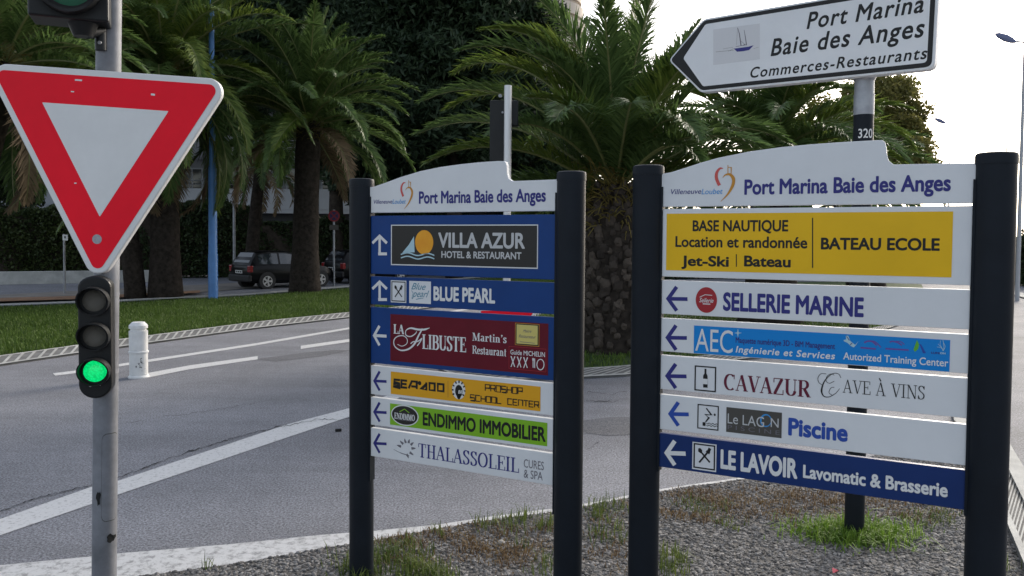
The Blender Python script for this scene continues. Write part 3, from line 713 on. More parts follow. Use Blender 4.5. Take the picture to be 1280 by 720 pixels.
px_line('road_marking', [(66, 467), (97, 463.3), (320, 429.3), (437, 409.3), (600, 383)], [(69, 470), (97, 466.6), (320, 432), (437, 411.6), (600, 385)], M['roadpaint'], .004)
px_line('road_marking', [(180, 467.5), (237, 457), (322, 445.5)], [(184, 472.5), (237, 462), (322, 449.5)], M['roadpaint'], .004)
px_line('road_marking', [(376, 432.5), (437, 424)], [(376, 436.5), (437, 427.5)], M['roadpaint'], .004)
px_line('road_marking', [(-40, 712), (0, 708.5), (115.6, 697.4), (144.5, 694), (289, 682), (400, 670.6), (436, 667.7), (468, 665.2), (543.7, 658), (615.6, 647), (689, 637.6), (733, 631), (828, 612.5), (860, 607.7), (936, 597)],
        [(-40, 765), (60, 738), (180, 722), (202, 719.5), (253, 713), (400, 688.6), (436, 684), (468, 678.5), (543.7, 664.5), (615.6, 652.5), (689, 643.7), (733, 635.5), (828, 617), (860, 611.5), (936, 600.5)], M['roadpaint_old'], .008)
def wander(px, wd, z, name='road_crack', amp=1.6, seed=0):
    r = random.Random(seed); pts = []
    for (a, b) in zip(px[:-1], px[1:]):
        n = max(2, int(math.hypot(a[0]-b[0], a[1]-b[1])/4))
        for i in range(n): pts.append((a[0]+(b[0]-a[0])*i/n+r.uniform(-1.3, 1.3), a[1]+(b[1]-a[1])*i/n+r.uniform(-amp, amp)*.8))
    pts.append(px[-1])
    up_, lo = [], []
    for p in pts:
        h = wd*r.choice([.15, .3, .5, .8])*(p[1]-HY)/330
        up_.append((p[0], p[1]-h)); lo.append((p[0], p[1]+h*.6))
    return px_line(name, up_, lo, M['crack'], .0065)
c3 = lambda L: [(x/2.768, 460+y/2.768) for x, y in L]
wander(c3([(-60, 520), (0, 500), (60, 478), (110, 460), (200, 435), (310, 410), (400, 385), (480, 355), (550, 330), (600, 310), (700, 280), (830, 238), (900, 220), (1000, 200), (1100, 180), (1230, 180)]), 1.1, .012, seed=1)
wander([(733, 490), (760, 494), (784, 490)], .7, .012, seed=2); wander([(733, 502), (765, 503), (784, 498)], .7, .012, seed=3)
wander([(733, 562), (748, 554)], 1.2, .012, seed=5)
wander([(150, 531), (200, 522), (260, 515), (330, 502)], .35, .012, seed=6)
# ---- gravel island
ISL = [(60, 742), (150, 727), (253, 713), (318, 704), (400, 688.6), (468, 678), (543, 664), (616, 652), (689, 643), (732, 635), (828, 616.5), (860, 611), (936, 600), (1040, 585), (1130, 562), (1192, 540), (1215, 556), (1253, 640), (1280, 702), (1330, 830), (1500, 1500), (-500, 1500)]
isl = [G(*p).xy for p in ISL]
tag(sheet('gravel_bed', isl, M['gravel_base'], .012), kind='structure')
from mathutils.geometry import tessellate_polygon
def inside(poly, P):
    x, y = P[:,0], P[:,1]; c = np.zeros(len(P), bool); n = len(poly)
    for i in range(n):
        x1, y1 = poly[i]; x2, y2 = poly[(i+1) % n]
        if y1 == y2: continue
        t = ((y1 > y) != (y2 > y)) & (x < (x2-x1)*(y-y1)/(y2-y1)+x1); c ^= t
    return c
islp = [tuple(p) for p in isl]
def pebbles(name, pts, smin, smax, m, kind='stuff', flat=.6, power=2.2):
    b = bmesh.new(); bmesh.ops.create_icosphere(b, subdivisions=1, radius=1)
    bv = np.array([v.co[:] for v in b.verts]); bf = np.array([[v.index for v in f.verts] for f in b.faces]); b.free()
    mb = MB(); n = len(pts)
    s = smin+(smax-smin)*rng.random(n)**power
    jit = 1+rng.normal(0, .16, (n, len(bv), 1))
    sc = np.stack([s*rng.uniform(.7, 1.3, n), s*rng.uniform(.7, 1.2, n), s*flat*rng.uniform(.6, 1.2, n)], 1)
    v = bv[None]*jit*sc[:,None]
    a = rng.uniform(0, 6.28, n); ca, sa = np.cos(a)[:,None], np.sin(a)[:,None]
    x = v[...,0]*ca-v[...,1]*sa; y = v[...,0]*sa+v[...,1]*ca
    v = np.stack([x+pts[:,0:1], y+pts[:,1:2], v[...,2]+pts[:,2:3]+sc[:,2:3]*.3], 2)
    f = bf[None]+(np.arange(n)*len(bv))[:,None,None]
    mb.bulk(v.reshape(-1, 3), f.reshape(-1, 3))
    return tag(mb.build(name, m, normals=False), kind=kind)
M['pebble'] = leafmat('pebbles', (.042, .040, .039), (.33, .315, .30), 0, .85, 30)
def scatter(n, xr, yr, poly):
    P = np.stack([rng.uniform(*xr, n), rng.uniform(*yr, n)], 1); return P[inside(poly, P)]
P = scatter(105000, (-1.7, 3.3), (3.1, 6.8), islp)
pebbles('gravel', np.c_[P, np.full(len(P), .012)], .004, .0125, M['pebble'], power=1.3)
# ---- weeds and grass blades
def blades(name, P, z, hmin, hmax, wd, m, lean=.5, kind='stuff', parent=None, seg=2):
    n = len(P); h = rng.uniform(hmin, hmax, n); a = rng.uniform(0, 6.28, n); l = np.abs(rng.normal(0, lean, n))*h
    d = np.stack([np.cos(a), np.sin(a)], 1); q = np.stack([-d[:,1], d[:,0]], 1)
    w_ = wd*rng.uniform(.6, 1.3, n)[:,None]
    zz = np.broadcast_to(z, n)
    b0 = np.c_[P-q*w_/2, zz]; b1 = np.c_[P+q*w_/2, zz]
    m_ = P+d*(l*.35)[:,None]; m0 = np.c_[m_-q*w_*.4, zz+h*.6]; m1 = np.c_[m_+q*w_*.4, zz+h*.6]
    t = np.c_[P+d*l[:,None], zz+h*np.clip(1-(l/h)**2*.25, .4, 1)]
    v = np.stack([b0, b1, m1, m0, t], 1).reshape(-1, 3); k = np.arange(n)[:,None]*5
    mb = MB(); mb.bulk(v, k+np.array([[0, 1, 2, 3]])); mb.n = len(v)
    mb.f.extend((k+np.array([[3, 2, 4]])).tolist()); mb.mi.extend([0]*n)
    o = mb.build(name, m, parent, normals=False)
    return tag(o, kind=kind) if kind else o
M['grass'] = leafmat('lawn_grass', (.034, .066, .010), (.125, .20, .035), .25, .6, .45)
M['weed'] = leafmat('green_weeds', (.035, .07, .012), (.17, .21, .05), .25, .6, 3)
M['weed_bright'] = leafmat('bright_green_grass', (.075, .16, .014), (.22, .34, .05), .3, .6, 6)
M['weed_dry'] = leafmat('dry_weeds', (.10, .055, .03), (.24, .17, .08), .2, .7, 4)
def clumps(centres, n, rad):
    out = []
    for c in centres:
        k = int(n*random.uniform(.5, 1.4)); out.append(np.array(c)[None]+rng.normal(0, rad*random.uniform(.6, 1.3), (k, 2)))
    return np.concatenate(out)
# dense green weeds near the foot of the narrow board
C1 = [tuple(G(random.gauss(500, 38), random.gauss(716, 22)).xy) for _ in range(45)]+[tuple(G(random.uniform(437, 462), random.uniform(700, 735)).xy) for _ in range(8)]
C1 += [tuple(G(random.uniform(600, 690), random.uniform(646, 668)).xy) for _ in range(16)]+[tuple(G(random.uniform(736, 782), random.uniform(632, 680)).xy) for _ in range(16)]
C1 += [tuple(G(random.uniform(640, 690), random.uniform(650, 725)).xy) for _ in range(6)]+[tuple(G(random.uniform(826, 850), random.uniform(690, 725)).xy) for _ in range(7)]
C1 += [tuple(G(random.uniform(1230, 1256), random.uniform(690, 740)).xy) for _ in range(3)] + [tuple(G(random.uniform(230, 262), random.uniform(708, 716)).xy) for _ in range(5)]
C1 = [c for c in C1 if inside(islp, np.array([c]))[0]]
Q = clumps(C1, 20, .035); blades('weeds', Q[inside(islp, Q)], .012, .025, .10, .005, M['weed'], .7)
C2 = [tuple(G(random.uniform(480, 690), random.uniform(655, 712)).xy) for _ in range(70)]+[tuple(G(random.uniform(830, 1000), random.uniform(615, 655)).xy) for _ in range(60)]
C2 += [tuple(G(random.uniform(1000, 1190), random.uniform(620, 650)).xy) for _ in range(55)]+[tuple(G(random.uniform(733, 784), random.uniform(630, 720)).xy) for _ in range(14)]
Q = clumps(C2, 34, .055); blades('dry_weeds', Q[inside(islp, Q)], .012, .008, .04, .005, M['weed_dry'], 1.1)
C3 = [tuple(G(random.uniform(860, 920), random.uniform(628, 665)).xy) for _ in range(10)]+[tuple(G(random.uniform(1130, 1185), random.uniform(640, 670)).xy) for _ in range(10)]
Q = clumps(C3, 22, .04); blades('weeds', Q[inside(islp, Q)], .012, .015, .06, .005, M['weed'], .9)
foot = G(1067, 672)
Q = np.array(foot.xy)[None]+rng.normal(0, 1, (2300, 2))*np.array([.135, .085])
blades('bright_grass_tuft', Q, .012, .02, .085, .006, M['weed_bright'], 1.1)
# ---- kerbs
def kerb(name, front, back, zb, joint=.15, jw=.045, slant=.13):
    """front: road edge pixels (z 0); back: inner edge pixels at height zb. Sloping block kerb with slanted joints"""
    f = [Vector(G(*p)) for p in front]; k = [Vector(G(*p, zb)) for p in back]
    def resample(L, n):
        d = [0]
        for a, b in zip(L[:-1], L[1:]): d.append(d[-1]+(b-a).length)
        out = []
        for i in range(n+1):
            s = d[-1]*i/n; j = min(len(L)-2, max(0, np.searchsorted(d, s)-1)); t = (s-d[j])/max(d[j+1]-d[j], 1e-6)
            out.append(L[j].lerp(L[j+1], t))
        return out, d[-1]
    n = 60; f, ln = resample(f, n); k, _ = resample(k, n)
    b = MB()
    v = []
    for i in range(n+1):
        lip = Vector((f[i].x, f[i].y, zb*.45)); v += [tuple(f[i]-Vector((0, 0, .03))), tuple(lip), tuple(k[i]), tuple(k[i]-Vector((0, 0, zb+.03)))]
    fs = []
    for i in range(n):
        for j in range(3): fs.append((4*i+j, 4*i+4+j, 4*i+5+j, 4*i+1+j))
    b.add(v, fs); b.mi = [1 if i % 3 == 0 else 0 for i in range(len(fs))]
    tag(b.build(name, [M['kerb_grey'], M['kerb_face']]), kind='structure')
    nj = int(ln/joint); g = MB()
    def at_(L, s):
        s = min(max(s, 0), .9999)*n; i = int(s); return L[i].lerp(L[i+1], s-i)
    for q in range(nj):
        s0 = (q+.5)/nj; ds = jw/ln; sl = slant/ln
        a0, a1 = at_(f, s0), at_(f, s0+ds); b0, b1 = at_(k, s0+sl), at_(k, s0+sl+ds)
        up_ = Vector((0, 0, .006)); L0 = Vector((0, 0, zb*.45))
        p = [a0+L0+up_, a1+L0+up_, b1+up_, b0+up_]
        def inn(a, c, t): return a.lerp(c, t)
        p = [inn(p[0], p[3], .10), inn(p[1], p[2], .10), inn(p[1], p[2], .90), inn(p[0], p[3], .90)]
        g.add([tuple(t) for t in p], [(0, 1, 2, 3)])
    for t0, t1 in ((-.02, .11), (.89, 1.02)):                 # pale borders along both edges
        v = []
        for i in range(n+1):
            a = f[i]+Vector((0, 0, zb*.45)); v += [tuple(a.lerp(k[i], t0)+Vector((0, 0, .007))), tuple(a.lerp(k[i], t1)+Vector((0, 0, .007)))]
        g.add(v, [(2*i, 2*i+2, 2*i+3, 2*i+1) for i in range(n)])
    tag(g.build(name+'_ribs', M['concrete']), kind='structure')
    return f, k
kerb('lawn_kerb', [(-90, 472), (0, 458), (160, 434), (320, 411.5), (436, 398), (560, 383), (690, 366), (730, 359)], [(-90, 458), (0, 445), (160, 423), (320, 402.5), (436, 390.5), (560, 376.5), (690, 361), (730, 354.5)], .05)
isl_front = [(548, 463), (575, 474), (640, 477), (733, 473.5), (783, 471), (870, 458), (960, 447), (1050, 427), (1110, 412), (1170, 392)]
isl_back = [(575, 461), (600, 464), (650, 465.5), (733, 460.5), (783, 457.5), (870, 446), (960, 437), (1050, 419), (1110, 406), (1170, 388)]
kerb('palm_island_kerb', isl_front, isl_back, .05)
kerb('gravel_island_kerb', [(1190, 520), (1257, 554), (1280, 593), (1340, 690), (1420, 830)], [(1196, 545), (1254, 640), (1280, 702), (1312, 770), (1360, 880)], .05, .10, .045, .55)
px_line('kerb_edging', [(1192, 522), (1257, 556), (1280, 596), (1340, 695)], [(1192, 534), (1257, 590), (1280, 640), (1340, 745)], M['concrete'], .062)
# ---- lawns
def lawn(name, px, z):
    pl = [tuple(G(*p, z).xy) for p in px]
    sheet(name, pl, M['soil'], z-.006)
    return pl
L1 = lawn('lawn_soil', [(-90, 458), (0, 445), (160, 423), (320, 402.5), (436, 390.5), (560, 376.5), (690, 361), (730, 354.5), (700, 343), (600, 349), (437, 361), (300, 372), (160, 379), (0, 385), (-90, 389)], .05)
L2 = lawn('palm_island_soil', [(575, 461), (600, 464), (650, 465.5), (733, 460.5), (783, 457.5), (870, 446), (960, 437), (1050, 419), (1110, 406), (1170, 388), (1150, 352), (760, 352), (660, 400)], .05)
Q = scatter(420000, (-12, 3), (9.5, 30), L1)
keep = rng.random(len(Q)) < np.clip((14/Q[:,1])**1.5, .12, 1); Q = Q[keep]
Q2 = Q
blades('lawn', Q, .045, .04, .085, .012, M['grass'], .5)
Q = scatter(60000, (-2, 9), (9, 24), L2)
blades('palm_island_grass', Q, .045, .04, .08, .014, M['grass'], .5)
# ---- service road kerb, far pavement
px_line('lawn_edging', [(-90, 386.5), (0, 382.6), (160, 376.6), (300, 369.8), (437, 359), (600, 347.3)], [(-90, 388.5), (0, 384.6), (160, 378.6), (300, 371.6), (437, 360.7), (600, 348.8)], M['concrete'], .052)
sheet('service_pavement', [tuple(G(*p).xy) for p in [(-200, 384), (0, 376), (130, 372.5), (260, 365), (330, 359.5), (440, 348), (700, 333), (690, 329), (420, 343), (280, 355), (0, 369), (-200, 376)]], M['pavement'], .016)
px_line('terracotta_edging', [(-200, 381), (0, 375.5), (130, 372), (250, 365.5)], [(-200, 386), (0, 380), (130, 376), (250, 368.5)], M['terracotta'], .06)

def patch(px, z=.0025):
    return sheet('road_patch', [tuple(G(*p).xy) for p in px], M['patch'], z)
patch([(722, 527), (760, 522), (800, 521), (830, 528), (800, 543), (760, 545), (728, 541)])
patch([(318, 449.5), (380, 441), (420, 437.5), (440, 438), (400, 446), (345, 452)])
px_line('far_kerb', [(1225, 357), (1262, 364), (1285, 369), (1330, 382)], [(1225, 360), (1262, 368.5), (1285, 375), (1330, 391)], M['concrete'], .04)
# ------------------------------------------------------------------ traffic light pole with give way sign
Yp = 3.30
p0 = at(136.3, 0, Yp); p1 = at(130.3, 720, Yp); dirp = (p0-p1).normalized()
base = p1-dirp*((p1.z)/dirp.z); topp = p1+dirp*((3.05-p1.z)/dirp.z)
tl = empty('traffic_light', tuple(base), 0, label='grey traffic light pole with a red white triangle above a lit green signal', cat='traffic light')
rel = lambda P: Vector(P)-base
b = MB(); b.tube([rel(base-dirp*.05), rel(topp)], .0475, 28); po = b.build('pole', M['galv_dull'], tl, auto=35)
b = MB(); b.tube([rel(topp), rel(topp)+dirp*.02], [.049, .04], 28); b.build('pole_cap', M['signal'], po, auto=35)
# access hatch low on the pole
def on_pole(px, py, off=.0):
    d = ray(px, py); P = CAM+d*(Yp/d.y); return P
ax = lambda z: base+dirp*(z/dirp.z)
def pole_patch(name, z0, z1, a0, a1, m, off, rnd=0, parent=None):
    mb = MB(); n, k = 16, 60; v = []; r = .0475+off
    for i in range(k+1):
        t = i/k; z = z0+(z1-z0)*t; e = 0
        if rnd:
            dz = min(z-z0, z1-z)
            if dz < rnd: e = (1-math.sqrt(max(0, 1-((rnd-dz)/rnd)**2)))*.45
        for j in range(n+1):
            u = j/n; u = .5+(u-.5)*(1-e)
            a = R(a0+(a1-a0)*u); P = rel(ax(z))+Vector((math.sin(a)*r, -math.cos(a)*r, 0)); v.append(tuple(P))
    mb.add(v, [(i*(n+1)+j, i*(n+1)+j+1, (i+1)*(n+1)+j+1, (i+1)*(n+1)+j) for i in range(k) for j in range(n)])
    return mb.build(name, m, parent or po, smooth=True)
zz = lambda y: on_pole(131, y).z
pole_patch('hatch_seam', zz(648), zz(539), 11, 93, M['concrete_dark'], .0012, .03)
pole_patch('hatch_door', zz(647), zz(540), 12.5, 91.5, M['galv_dull'], .0022, .03)
def splat(name, z0, z1, a0, a1, off, seed):
    r = random.Random(seed); mb = MB(); v = []
    n = 14
    zc, ac = (z0+z1)/2, (a0+a1)/2
    for i in range(n):
        t = 2*math.pi*i/n; k = r.uniform(.55, 1.1); z = zc+math.sin(t)*(z1-z0)/2*k; a = R(ac+math.cos(t)*(a1-a0)/2*k); q = .0475+off
        v.append(tuple(rel(ax(z))+Vector((math.sin(a)*q, -math.cos(a)*q, 0))))
    mb.add(v, [tuple(range(n))]); mb.build(name, M['crack'], po)
splat('rust_patch', zz(628), zz(608), -15, 11, .003, 1); splat('rust_patch', zz(676), zz(663), 32, 82, .0035, 2)
# the triangle
Ys = Yp-.085
so = at(129.7, 179.3, Ys)
smp = lambda x, y: ((at(x, y, Ys)-so).x, (at(x, y, Ys)-so).z)
sp = empty('x', (0, 0, 0))
bpy.data.objects.remove(sp)
cen = np.array(smp(129.7, 179.3)); inn = [np.array(smp(*q)) for q in [(53, 128), (211, 139), (125, 271)]]
cen = sum(inn)/3
def tri(scale, rad):
    V_ = [cen+(v-cen)*scale for v in inn]; out = []
    for i in range(3):
        a, b_, c = V_[i-1], V_[i], V_[(i+1) % 3]
        u = (a-b_)/np.linalg.norm(a-b_); w_ = (c-b_)/np.linalg.norm(c-b_)
        bis = (u+w_)/np.linalg.norm(u+w_); half = math.acos(np.clip(np.dot(u, w_), -1, 1))/2
        C = b_+bis*rad/math.sin(half); t0 = b_+u*rad/math.tan(half); t1 = b_+w_*rad/math.tan(half)
        a0 = math.atan2(*(t0-C)[::-1]); a1 = math.atan2(*(t1-C)[::-1])
        while a1-a0 > math.pi: a1 -= 2*math.pi
        while a1-a0 < -math.pi: a1 += 2*math.pi
        out += [(C[0]+rad*math.cos(a0+(a1-a0)*k/10), C[1]+rad*math.sin(a0+(a1-a0)*k/10)) for k in range(11)]
    return out
b = MB(); b.prism(tri(1.975, .056), 0, .032)
sg = b.build('give_way_plate', M['cream'], tl, bevel=.006); sg.location = rel(so)
F = Face(sg, lambda x, y: smp(x, y), -.0005)
F.mesh('red_field', tri(1.80, .027), [tuple(range(33))], M['red'], 1)
F.mesh('white_field', tri(1.0, .002), [tuple(range(33))], M['cream'], 2)
F.disc('sticker', 121.5, 299, 6, 6, M['sticker'], 2, 20)
F.strokes('chips', [([(94, 100), (103, 100.6)], 2), ([(189, 118), (194, 118.6)], 2.4), ([(89, 114.5), (93, 114.8)], 1.4), ([(93, 229), (96, 229)], 1.4)], M['whitetext'], 2)
b = MB()
for z in (-.02, .12):
    b.tube([(0, .10, z), (0, .10, z+.03)], .056, 24)
    b.box((0, .045, z+.015), (.09, .03, .03))
cl = b.build('mounting_clamp', M['galv'], tl); cl.location = rel(Vector((ax(so.z+.1).x, Ys-.015, so.z)))
# small three-lamp signal
def hood_signal(parent, loc, rz, wd, spac, lr, depth, hood, lit, n=3, big=False):
    h = spac*n; hs = empty('x', (0, 0, 0)); bpy.data.objects.remove(hs)
    b = MB(); r = wd/2
    if big: poly = [(-r, -h/2), (r, -h/2), (r, h/2), (-r, h/2)]
    else:
        zc = h/2-spac*.12
        poly = [(r*math.cos(R(a)), zc-r*.0+(r*.75)*math.sin(R(a))) for a in range(0, 181, 15)]+[(r*math.cos(R(a)), -zc+(r*.95)*math.sin(R(a))) for a in range(180, 361, 15)]
    b.prism(poly, 0, depth)
    body = b.build('signal_head', M['signal'], parent, bevel=.008); body.location = loc; body.rotation_euler = (0, 0, rz)
    for k in range(n):
        z = spac*(1-k) if n == 3 else spac*(.5-k)
        m = MB(); N = 36; ro, ri = lr*1.36, lr*1.24; v = []
        for i in range(N):
            a = 2*math.pi*i/N; L = hood*(.30+.70*(1+math.sin(a))/2)
            for rr, y in ((ro, .004), (ro, -L), (ri, -L), (ri, -.001)): v.append((rr*math.cos(a), y, z+rr*math.sin(a)))
        m.add(v, [(4*i+j, 4*((i+1) % N)+j, 4*((i+1) % N)+j+1, 4*i+j+1) for i in range(N) for j in range(3)])
        hd = m.build('hood', M['signal'], body, auto=40)
        m = MB(); v = []
        for rg, y in ((1.0, -.004), (.75, -.010), (.4, -.0135), (0.02, -.0145)):
            for i in range(N): a = 2*math.pi*i/N; v.append((lr*rg*math.cos(a), y, z+lr*rg*math.sin(a)))
        m.add(v, [(q*N+i, q*N+(i+1) % N, (q+1)*N+(i+1) % N, (q+1)*N+i) for q in range(3) for i in range(N)]+[tuple(3*N+i for i in range(N))])
        lm = lit[k]
        o = m.build('lamp', lm, body, smooth=True)
        if lm is M['lit']: o['label'] = 'lit green lamp'
        m = MB(); m.tube([(0, -.0005, z), (0, -.003, z)], ri*.999, N); m.build('lamp_rim', M['signal_face'], body)
    return body
def lit_lens():
    m = bpy.data.materials.new('lit_green_lens'); m.use_nodes = True; t = m.node_tree; b = t.nodes['Principled BSDF']; L = t.links.new
    tc = t.nodes.new('ShaderNodeTexCoord'); v = t.nodes.new('ShaderNodeTexVoronoi'); v.inputs['Scale'].default_value = 170; L(tc.outputs['Object'], v.inputs['Vector'])
    r = t.nodes.new('ShaderNodeValToRGB'); r.color_ramp.elements[0].color = (.005, .95, .26, 1); r.color_ramp.elements[1].color = (0, .50, .11, 1); r.color_ramp.elements[1].position = .8
    L(v.outputs['Distance'], r.inputs[0]); L(r.outputs[0], b.inputs['Emission Color']); b.inputs['Emission Strength'].default_value = .47
    b.inputs['Base Color'].default_value = (0, .2, .08, 1); b.inputs['Roughness'].default_value = .3
    return m
M['lit'] = lit_lens()
Yg = Yp-.115
c0 = at(118.5, 420, Yg)
sh = hood_signal(tl, rel(c0), R(16),   .122, .141, .043, .075, .075, [M['lens_off'], M['lens_off'], M['lit']])
mk = Face(sh, lambda x, y: ((at(x, y, Yg)-c0).x, (at(x, y, Yg)-c0).z), -.0005)
mk.strokes('maker_mark', [(arc(114, 481, 2.0, 1.7, 0, 360, 12), .8), ([(111.8, 481), (116.2, 481)], .7)]+[([(118+1.7*i, 480), (118+1.7*i, 482.3)], 1.0) for i in range(5)], M['whitetext'], 1)
b = MB()
for z in (.16, -.16): q_ = ax(c0.z+z)-c0; b.box((q_.x*.5, .09, z), (.03, .05, .03)); b.tube([(q_.x, q_.y, z-.008), (q_.x, q_.y, z+.008)], .0485, 24)
br = b.build('signal_bracket', M['galv_dull'], tl); br.location = rel(c0); 
# main signal above: only its lowest edge is in the picture
Yb = Yp-.20
c1 = at(86, 23, Yb); hh = .27*3/2
bs = hood_signal(tl, rel(c1+Vector((0, 0, hh))), R(22), .275, .27, .088, .16, .16, [M['lens_off'], M['lens_off'], M['offgreen']], big=True)
b = MB()
q = rel(c1)
b.tube([q+Vector((.012, .08, .0)), q+Vector((.012, .08, -.05))], [.055, .035], 16)
e0 = q+Vector((.02, .09, -.032)); e1 = rel(at(126, 38, Yp-.05))
b.tube([e0, e1+Vector((0, 0, .0))], [.024, .024], 14)
b.tube([e1+Vector((0, 0, .025)), e1+Vector((0, 0, -.08))], .022, 14)
b.build('signal_arm', M['signal'], tl, auto=35)
b = MB(); bo = rel(at(124, 53, Yp-.075)); b.tube([bo, bo+Vector((0, .012, 0))], .007, 10); b.build('bolt', M['galv'], tl)
# ------------------------------------------------------------------ arrow direction sign on its pole
fp = G(1067.5, 672); Ya = fp.y
ds = empty('direction_sign', tuple(fp), 0, label='white arrow shaped sign pointing left with a blue sailing boat', cat='direction sign')
relp = lambda P: Vector(P)-fp
zt = at(1079, 99, Ya).z; zk = at(1078, 144, Ya).z; zc = at(1079, 120, Ya).z
b = MB(); b.tube([(0, 0, -.05), (0, 0, zk)], .0485, 28); pl = b.build('pole', M['post'], ds, auto=35)
b = MB(); b.tube([(0, 0, zk), (0, 0, zc)], .0495, 28); b.tube([(0, 0, zc), (0, 0, zc+.006)], .051, 28); b.tube([(0, 0, zc+.006), (0, 0, zt)], .0475, 28)
b.build('pole_sleeve', M['galv'], ds, auto=35)
me = text_mesh('320', .012)
co = np.zeros(len(me.vertices)*3); me.vertices.foreach_get('co', co); co = co.reshape(-1, 3)
x = (co[:,0]-co[:,0].min())/(co[:,0].max()-co[:,0].min()); z = co[:,1]/CAP
an = R(-52)+x*R(86); zb = at(1077, 173.5, Ya).z; zh = at(1077, 162.5, Ya).z-zb
me.vertices.foreach_set('co', np.stack([np.sin(an)*.0496, -np.cos(an)*.0496, zb+z*zh], 1).ravel()); me.materials.clear(); me.materials.append(M['whitetext'])
o = bpy.data.objects.new('pole_number', me); COL.objects.link(o); o.parent = pl
# panel plane
vd = ray(-464, 290); AU = -Vector((vd.x, vd.y, 0)).normalized(); AN = Vector((AU.y, -AU.x, 0))
if AN.dot(CAM-fp) < 0: AN = -AN
ao = fp+AN*.085; ao.z = 0
def ap(px, py):
    d = ray(px, py); t = (ao-CAM).dot(AN)/d.dot(AN); P = CAM+d*t
    return (P-ao).dot(AU), P.z
Z7 = (820, 0, 2.783)
q = lambda x, y: ap(820+x/2.783, y/2.783)
A, B = q(158, 322), q(975, 232); tilt = math.atan2(B[1]-A[1], B[0]-A[0])
A2, B2 = q(160, 68), q(610, -4); tilt2 = math.atan2(B2[1]-A2[1], B2[0]-A2[0]); tilt = (tilt+tilt2)/2
oz = A
def amp(px, py):
    u, z = ap(px, py); du, dz = u-oz[0], z-oz[1]
    return du*math.cos(tilt)+dz*math.sin(tilt), -du*math.sin(tilt)+dz*math.cos(tilt)
P_ = lambda x, y: amp(820+x/2.783, y/2.783)
zb_ = P_(158, 322)[1]; h_top = P_(160, 66)[1]
xr = P_(976, 100)[0]; xl = P_(160, 200)[0]; xt = P_(43, 212)[0]
def round_poly(pts, rad):
    out = []; n = len(pts)
    for i in range(n):
        a, b_, c = (np.array(pts[j % n], float) for j in (i-1, i, i+1)); r = rad[i]
        if r <= 0: out.append(tuple(b_)); continue
        u = (a-b_)/np.linalg.norm(a-b_); w_ = (c-b_)/np.linalg.norm(c-b_)
        for k in range(7):
            t = k/6; s = b_+u*r*(1-t)**2+w_*r*t**2; out.append(tuple(s))
    return out
def arrow_poly(ins, rr, tipx=None):
    h0, h1 = zb_+ins, h_top-ins; mid = (zb_+h_top)/2
    return round_poly([(xl+ins*.45, h0), (xr-ins, h0), (xr-ins, h1), (xl+ins*.45, h1), ((xt+ins*1.25) if tipx is None else tipx, mid)], [rr, rr*1.6, rr*1.6, rr, rr*1.2])
b = MB(); b.prism(arrow_poly(0, .025), 0, .06)
sn = b.build('arrow_panel', M['white'], ds, bevel=.006)
wl = ao+AU*oz[0]; wl.z = oz[1]
sn.location = relp(wl); sn.rotation_euler = (0, -tilt, math.atan2(AU.y, AU.x))
F = Face(sn, amp, -.0005, Z7)
n0 = arrow_poly(.012, .02); F.mesh('black_border', n0, [tuple(range(len(n0)))], M['black'], 1)
n0 = arrow_poly(.034, .012, P_(95, 210)[0]); F.mesh('white_ground', n0, [tuple(range(len(n0)))], M['white'], 2)
F.text('Port Marina', 527, 928, 44, 102, M['black'], 3, .022, .2, space=1.12)
F.text('Baie des Anges', 402, 930, 136, 196, M['black'], 3, .022, .2, space=1.12)
F.text('Commerces-Restaurants', 330, 940, 235, 272, M['black'], 3, .02, .2, space=1.15)
M['boatground'] = mat('pale_grey_vinyl', (.60, .60, .61), .45)
F.poly('boat_picture', [(200, 103), (362, 82), (362, 206), (200, 227)], M['boatground'], 3)
F.crop = (890, 20, 12)
F.polys('boat_hull', [[(330, 490), (400, 482), (550, 462), (630, 440), (560, 512), (470, 530), (380, 538)]], M['navytext'], 4)
F.strokes('boat_masts', [([(388, 175), (415, 270), (440, 450)], [6, 14, 18]), ([(486, 210), (505, 320), (522, 440)], [6, 12, 15]), ([(360, 460), (520, 435)], 7), ([(470, 440), (505, 425)], 12)], M['greytext'], 4)
F.strokes('boat_rigging', [([(388, 180), (370, 440)], 3), ([(440, 380), (500, 430)], 4), ([(60, 540), (330, 515)], 4), ([(250, 530), (330, 490)], 4), ([(170, 495), (320, 470)], 3), ([(630, 490), (700, 470)], 3)], M['taupe'], 4)
b = MB(); up_ = Vector((0, 0, 1)); b.tube([(0, 0, zt-.012), (0, 0, zt+.012), (0, 0, zt+.30)], [.0485, .058, .058], 20)
b.box((0, -.035, zt+.14), (.09, .07, .06), math.atan2(AU.y, AU.x)); b.build('panel_bracket', M['galv'], ds)
